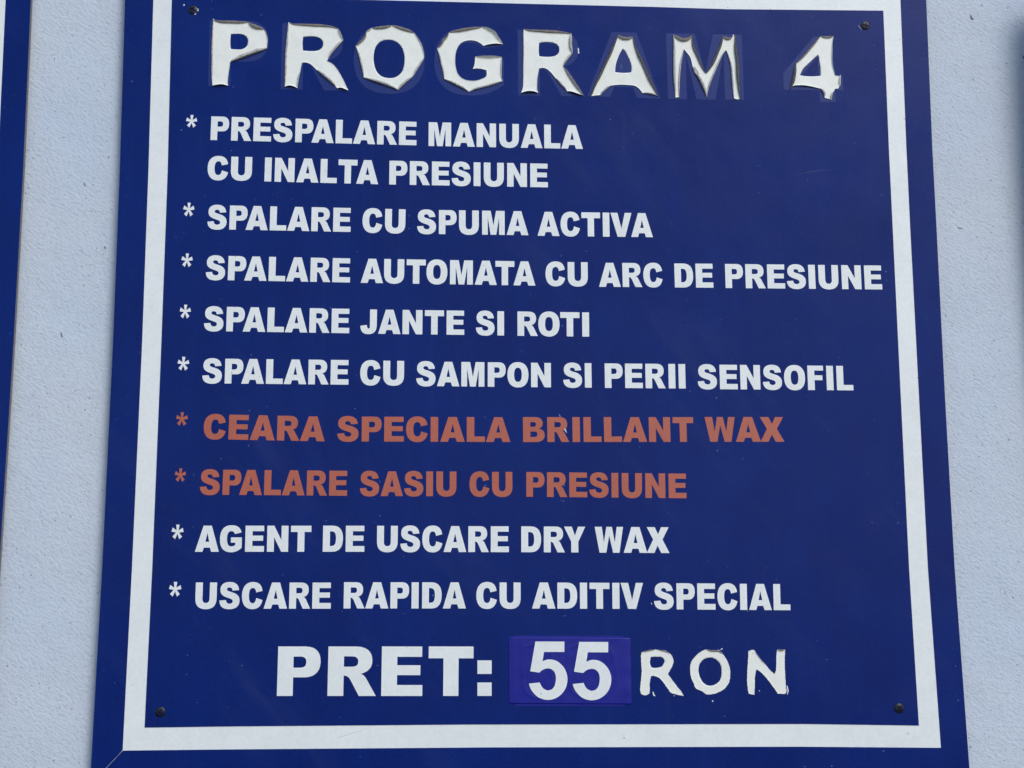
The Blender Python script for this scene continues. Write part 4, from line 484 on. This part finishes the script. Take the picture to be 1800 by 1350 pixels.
def peeling(d, idx, lift=1.0):
    title = idx < 8
    out = smooth_loop(d['outline'], 0.8); hole = smooth_loop(d['hole'], 1.0) if d['hole'] else None
    if not title:
        rr = random.Random(idx * 3)
        out = [(x + rr.uniform(-.16, .16), y + rr.uniform(-.16, .16)) for x, y in out]
        if hole: hole = [(x + rr.uniform(-.12, .12), y + rr.uniform(-.12, .12)) for x, y in hole]
    loops = [out] + ([hole] if hole else [])
    curls = []
    for pl, w, k in d['curls']:
        pl = resample(pl, 1.2)
        sn = [min(out, key=lambda q: (q[0] - p[0])**2 + (q[1] - p[1])**2) for p in pl]
        s2 = [sn[0]]
        for q in sn[1:]:
            if math.dist(q, s2[-1]) > 0.25: s2.append(q)
        if len(s2) < 2: continue
        cum = [0]
        for a, b in zip(s2, s2[1:]): cum.append(cum[-1] + math.dist(a, b))
        curls.append((s2, cum, w, k))
    ph = idx * 1.7
    def height(p):
        h = 0.0
        dmin = min(seg_dist(p, out[i - 1], out[i])[0] for i in range(len(out))) if True else 9
        base_w = 0.9 if title else 0.7
        if dmin < base_w: h = (0.35 if title else 0.12) * (1 - dmin / base_w)**2
        for s2, cum, w, k in curls:
            best = 1e9; bs = 0
            for i in range(len(s2) - 1):
                dd, t = seg_dist(p, s2[i], s2[i + 1])
                if dd < best: best = dd; bs = cum[i] + t * (cum[i + 1] - cum[i])
            L_ = cum[-1]; e = min(bs, L_ - bs) / max(0.1, L_)
            tap = 0.35 + 0.65 * min(1, e / 0.22)**0.7
            ww = w * tap
            if k == 'f':
                ww = w * (0.12 + 0.93 * max(0.0, math.sin(math.pi * min(1, max(0, bs / max(0.1, L_)))))**0.55) * (1 + 0.05 * math.sin(bs * 0.23 + ph))
                if not title: ww *= 0.55
                q = (ww - best) / ww
                if q > 0: h = max(h, ww * (1.9 * q - 0.065 if q > 0.068 else 14 * q * q))
            else:
                wl = ww * 1.4
                if best < wl: h = max(h, ww * 0.30 * (1 - best / wl)**2)
        return h
    extra = []
    sgn = 1 if area(out) > 0 else -1
    n = len(out)
    for i in range(n):
        a = Vector(out[i - 1]); b = Vector(out[(i + 1) % n]); t = (b - a)
        if t.length < 1e-6: continue
        nn = Vector((-t.y, t.x)).normalized() * sgn
        for q in ((0.10, 0.28, 0.55, 0.95, 1.5) if title else (0.2, 0.6)):
            p = Vector(out[i]) + nn * q
            if inside(p, loops) and min(seg_dist(p, out[j - 1], out[j])[0] for j in range(n)) > q * 0.9:
                if not hole or min(seg_dist(p, hole[j - 1], hole[j])[0] for j in range(len(hole))) > 0.3: extra.append((p.x, p.y))
    xs = [p[0] for p in out]; ys = [p[1] for p in out]
    g = 1.3; y = min(ys)
    while y < max(ys):
        x = min(xs)
        while x < max(xs):
            p = (x + random.uniform(-.2, .2), y + random.uniform(-.2, .2))
            if inside(p, loops) and min(seg_dist(p, out[j - 1], out[j])[0] for j in range(n)) > (2.0 if title else 0.9): extra.append(p)
            x += g
        y += g
    vs, tr = fill(loops, extra)
    base = H0 + (0.25 if title else 0.22)
    wob = lambda p: 0.06 * math.sin(p[0] * .35 + ph) * math.sin(p[1] * .3 + ph) if title else 0
    verts = [(x, y, base + wob((x, y)) + height((x, y)) * lift) for x, y in vs]
    th = 0.22; m = len(verts)
    faces = list(tr)
    # underside and rim, so the sheet has real thickness
    verts += [(x, y, h - th) for x, y, h in verts[:m]]
    faces += [(a + m, c + m, b + m) for a, b, c in tr]
    cnt = {}
    for f in tr:
        for a, b in ((f[0], f[1]), (f[1], f[2]), (f[2], f[0])): cnt[(a, b)] = 1
    for (a, b) in cnt:
        if (b, a) not in cnt: faces.append((b, a, a + m, b + m))
    o = link('peeling_letter', verts, faces, M['aged'], SIGN, smooth=True)
    o['label'] = d['label']
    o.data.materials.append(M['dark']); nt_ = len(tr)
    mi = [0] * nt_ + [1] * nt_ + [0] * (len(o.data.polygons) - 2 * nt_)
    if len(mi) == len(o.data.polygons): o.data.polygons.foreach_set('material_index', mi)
    # rolled-over edges show the vinyl's back; 't' flaps paint in the curled face's shade
    for s2, cum, w, k in curls:
        if k == 'f': continue
        top = k == 't'
        ring = []; L_ = cum[-1]; K = 11
        pts = resample(s2, 0.7)
        # light smoothing of the path
        for _ in range(2): pts = [pts[0]] + [((pts[i-1][0]+2*pts[i][0]+pts[i+1][0])/4, (pts[i-1][1]+2*pts[i][1]+pts[i+1][1])/4) for i in range(1, len(pts)-1)] + [pts[-1]]
        N = len(pts)
        if N < 3: continue
        rr = random.Random(idx * 31 + int(w * 100)); lipr = 0
        v = []; f = []
        for i, p in enumerate(pts):
            a = Vector(pts[max(0, i - 1)]); b = Vector(pts[min(N - 1, i + 1)]); t = (b - a).normalized()
            nn = Vector((-t.y, t.x))
            if not inside(Vector(p) + nn * 0.5, [out]): nn = -nn
            e = min(i, N - 1 - i) / (N - 1)
            tap = 0.30 + 0.70 * min(1, e / 0.30)**0.8
            if top: tap = 0.10 + 0.92 * max(0.0, math.sin(math.pi * i / (N - 1)))**0.6
            ww = w * tap * (1 + 0.05 * math.sin(i * 0.23 + ph)); r = ww / 2
            lipr = lipr * 0.8 + rr.uniform(-12, 12)
            hb = base + height(p) * lift * 0.9
            for q in range(K + 1):
                phi = R(-100 + (298 + lipr) * q / K) if not top else R(-60 + (235 + lipr * 0.15) * q / K)
                rq = r * (1 - 0.10 * q / K)
                off = r - rq * math.cos(phi)        # inward offset from the silhouette
                pp = Vector(p) + nn * off
                zz = hb + r * 0.6 + rq * 0.6 * math.sin(phi)
                if top: zz = hb + 0.12 + 0.55 * r * (1 - math.cos(phi)) * 0.35 + 0.30 * r * max(-0.5, math.sin(phi))
                v.append((pp.x, pp.y, zz))
        for i in range(N - 1):
            for q in range(K):
                a = i * (K + 1) + q; f.append((a, a + 1, a + K + 2, a + K + 1))
        ce = link('curled_edge', v, f, M['back' if k == 'b' else 'curl_shade' if top else 'dark'], o, smooth=True)
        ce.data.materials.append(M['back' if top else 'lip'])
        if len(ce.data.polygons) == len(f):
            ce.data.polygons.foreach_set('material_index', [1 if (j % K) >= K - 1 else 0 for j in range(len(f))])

for i, d in enumerate(PEELING): peeling(d, i)

# ------------------------------------------------------------------ price sticker with 55
def sticker():
    flat_sheet('old_sticker', [UNDER], H0, H0 + 0.18, M['sticker'], SIGN)
    xs = [p[0] for p in STICKER]; ys = [p[1] for p in STICKER]
    nx, ny = 96, 52
    (a, b, c, d) = STICKER     # TL TR BR BL
    em = [smooth_loop(l, 1.0, 170) for l in EMBOSS]
    v = []; f = []
    for j in range(ny + 1):
        for i in range(nx + 1):
            s = i / nx; t = j / ny
            x = (a[0] * (1 - s) + b[0] * s) * (1 - t) + (d[0] * (1 - s) + c[0] * s) * t
            y = (a[1] * (1 - s) + b[1] * s) * (1 - t) + (d[1] * (1 - s) + c[1] * s) * t
            h = 0.0
            for lp in em:
                dd = min(math.dist((x, y), q) for q in lp)
                h += 0.16 * math.exp(-(dd / 1.1)**2)
            edge = min(s, 1 - s) * 102
            h -= 0.0
            top = 0.18 if 0.025 < s < 0.975 else 0.02
            v.append((x, y, H0 + 0.2 + top + h + 0.05 * math.sin(x * .21) * math.sin(y * .33)))
    for j in range(ny):
        for i in range(nx):
            p = j * (nx + 1) + i; f.append((p, p + nx + 1, p + nx + 2, p + 1))
    m = len(v)
    rim = [i for i in range(nx + 1)] + [(j + 1) * (nx + 1) - 1 for j in range(1, ny + 1)] + [ny * (nx + 1) + i for i in range(nx - 1, -1, -1)] + [j * (nx + 1) for j in range(ny - 1, 0, -1)]
    v += [(v[i][0], v[i][1], H0) for i in rim]
    n = len(rim)
    for i in range(n): f.append((rim[i], rim[(i + 1) % n], m + (i + 1) % n, m + i))
    o = link('price_sticker', v, f, M['sticker'], SIGN, smooth=True)
    for lp in DIGITS:
        dl = smooth_loop(lp, 1.2, 36)
        vs, tr = fill([dl])
        flat_sheet('digit', [dl], H0 + 0.2, H0 + 0.62, M['white'], o)
sticker()

# ------------------------------------------------------------------ flakes and scratches
for lp in FLAKES:
    o = flat_sheet('vinyl_flake', [lp], H0, H0 + (1.6 if lp is FLAKES[11] else 0.35), M['white' if lp is not FLAKES[11] else 'back'], SIGN)
sc_mat = mat_white('scratched_vinyl', (0.20, 0.24, 0.38), (0.12, 0.15, 0.28), 0.5)
sc_mat2 = mat_white('scratched_white_vinyl', (0.50, 0.52, 0.53), (0.42, 0.44, 0.46), 0.5)
sc_faint = mat_white('faint_scratch_on_blue', (0.020, 0.036, 0.16), (0.012, 0.026, 0.14), 0.5)
for i, lp in enumerate(SCRATCHES): flat_sheet('scratch', [lp], 0.05, (0.18 if i == 3 else H0 + 0.10), sc_mat2 if i == 3 else (sc_faint if i in (4, 6) else sc_mat), SIGN)

# ------------------------------------------------------------------ screws
def screw_mesh(r=4.0):
    NR, NA = 20, 64; v = [(0, 0, 0)]; f = []
    def H(x, y, q):
        h = 1.5 * math.sqrt(max(0, 1 - (q * 0.93)**2)) * 0.75
        ax, ay = abs(x), abs(y); w = 0.5
        if (ax < w and ay < 2.5) or (ay < w and ax < 2.5): h -= 1.6 * (1 - 0.35 * math.hypot(x, y) / 2.5)
        return h
    v[0] = (0, 0, H(0, 0, 0))
    for i in range(1, NR + 1):
        q = i / NR
        for k in range(NA):
            a = 2 * math.pi * k / NA; x = r * q * math.cos(a); y = r * q * math.sin(a)
            v.append((x, y, H(x, y, q)))
    for k in range(NA): v.append((r * 1.0 * math.cos(2 * math.pi * k / NA), r * math.sin(2 * math.pi * k / NA), -0.3))
    for k in range(NA): f.append((0, 1 + k, 1 + (k + 1) % NA))
    for i in range(NR):
        for k in range(NA):
            a = 1 + i * NA + k; b = 1 + i * NA + (k + 1) % NA; f.append((a, a + NA, b + NA, b))
    me = bpy.data.meshes.new('screw'); me.from_pydata([(x / 1000, -h / 1000, z / 1000) for x, z, h in v], [], f)
    me.materials.append(M['screw']); me.update(); return me
SM = screw_mesh()
ring_v = []; ring_f = []
for (x, z), rot, chip in SCREWS:
    o = bpy.data.objects.new('screw', SM); COL.objects.link(o); o.parent = SIGN
    o.location = Vector((x / 1000, -(H0 + 0.1) / 1000, z / 1000)) - world_loc(SIGN); o.rotation_euler = (0.03, rot, 0.05)

# chipped vinyl beside the upper left screw
def arc_flake(c, r0, r1, a0, a1):
    pts = [(c[0] + r1 * math.cos(R(a0 + (a1 - a0) * i / 5)), c[1] + r1 * math.sin(R(a0 + (a1 - a0) * i / 5))) for i in range(6)]
    pts += [(c[0] + r0 * math.cos(R(a1 - (a1 - a0) * i / 5)), c[1] + r0 * math.sin(R(a1 - (a1 - a0) * i / 5))) for i in range(6)]
    return pts
c0 = SCREWS[0][0]
for a0, a1, r1 in ((-14, 18, 4.75), (-75, -48, 4.6)):
    flat_sheet('vinyl_flake', [arc_flake(c0, 3.95, r1, a0, a1)], H0, H0 + 0.2, M['white'], SIGN)

# ------------------------------------------------------------------ neighbouring sign and out-of-view shading board
def neighbour(edge, wo, wi, dirn, label, lift):
    """edge: measured near edge (top to bottom); dirn -1 extends left, +1 right"""
    W = 690.0
    far = [(edge[-1][0] + dirn * W, edge[-1][1]), (edge[0][0] + dirn * W, edge[0][1])]
    cxx = edge[0][0] + dirn * W / 2
    root = empty('price_sign', (cxx / 1000, 0.005, edge[-1][1] / 1000), label, 'sign', 'blue signs screwed in a row on the wall')
    lp = list(edge) + far
    add_backing(lp, root)
    iw = [(wo[-1][0] + dirn * (W - 45), wo[-1][1]), (wo[0][0] + dirn * (W - 45), wo[0][1])]
    ii = [(wi[-1][0] + dirn * (W - 78), wi[-1][1]), (wi[0][0] + dirn * (W - 78), wi[0][1])]
    WOl = list(wo) + iw; WIl = list(wi) + ii
    flat_sheet('white_border', [grow(WOl, 1.2), grow(WIl, -1.2)], 0.0, 0.15, M['white'], root)
    flat_sheet('blue_sheet', [WIl], 0.15, 0.45, M['blue'], root)
    e0, e1 = edge[0], edge[-1]; f0, f1 = far[1], far[0]
    flat_sheet('border_strip', [list(edge) + list(wo)[::-1]], 0.0, 0.42, M['blue'], root)
    flat_sheet('border_strip', [[edge[-1], far[0], iw[0], wo[-1]]], 0.0, 0.42, M['blue'], root)
    flat_sheet('border_strip', [[far[0], far[1], iw[1], iw[0]]], 0.0, 0.42, M['blue'], root)
    flat_sheet('border_strip', [[far[1], edge[0], wo[0], iw[1]]], 0.0, 0.42, M['blue'], root)
    return root
neighbour(LEFT_EDGE, LEFT_WO, LEFT_WI, -1, 'blue sign with white border at the left edge, only its right margin in view', 0)

def right_neighbour():
    e = RIGHT_EDGE; W = 520.0
    root = empty('shading_sign_board', ((e[0][0] + W / 2) / 1000, 0.005, e[-1][1] / 1000), 'dark blue board just out of view at the right, bowed to shade the wall', 'sign')
    # bowed sheet, out of view: near edge stands off at its upper end to shade the wall
    ne = resample(e, 30.0); nx = 12; v = []; f = []
    z0, z1 = ne[0][1], ne[-1][1]
    for (x, z) in ne:
        t = (z0 - z) / (z0 - z1)
        for i in range(nx + 1):
            s = i / nx
            h = RB_LIFT * math.exp(-(t / 0.45)**2) * (1 - s)**2
            v.append((x + s * W, z, -3 + h))
    n = len(ne); m = len(v)
    for j in range(n - 1):
        for i in range(nx):
            a = j * (nx + 1) + i; f.append((a, a + nx + 1, a + nx + 2, a + 1))
    v += [(x, z, h - 4) for x, z, h in v[:m]]
    f += [tuple(q + m for q in reversed(ff)) for ff in f[:]]
    rim = [i for i in range(nx + 1)] + [j * (nx + 1) + nx for j in range(1, n)] + [(n - 1) * (nx + 1) + i for i in range(nx - 1, -1, -1)] + [j * (nx + 1) for j in range(n - 2, 0, -1)]
    for i in range(len(rim)): a, b = rim[i], rim[(i + 1) % len(rim)]; f.append((a, b, b + m, a + m))
    link('backing_board', v, f, M['blue'], root)
RB_LIFT = 30.0
right_neighbour()
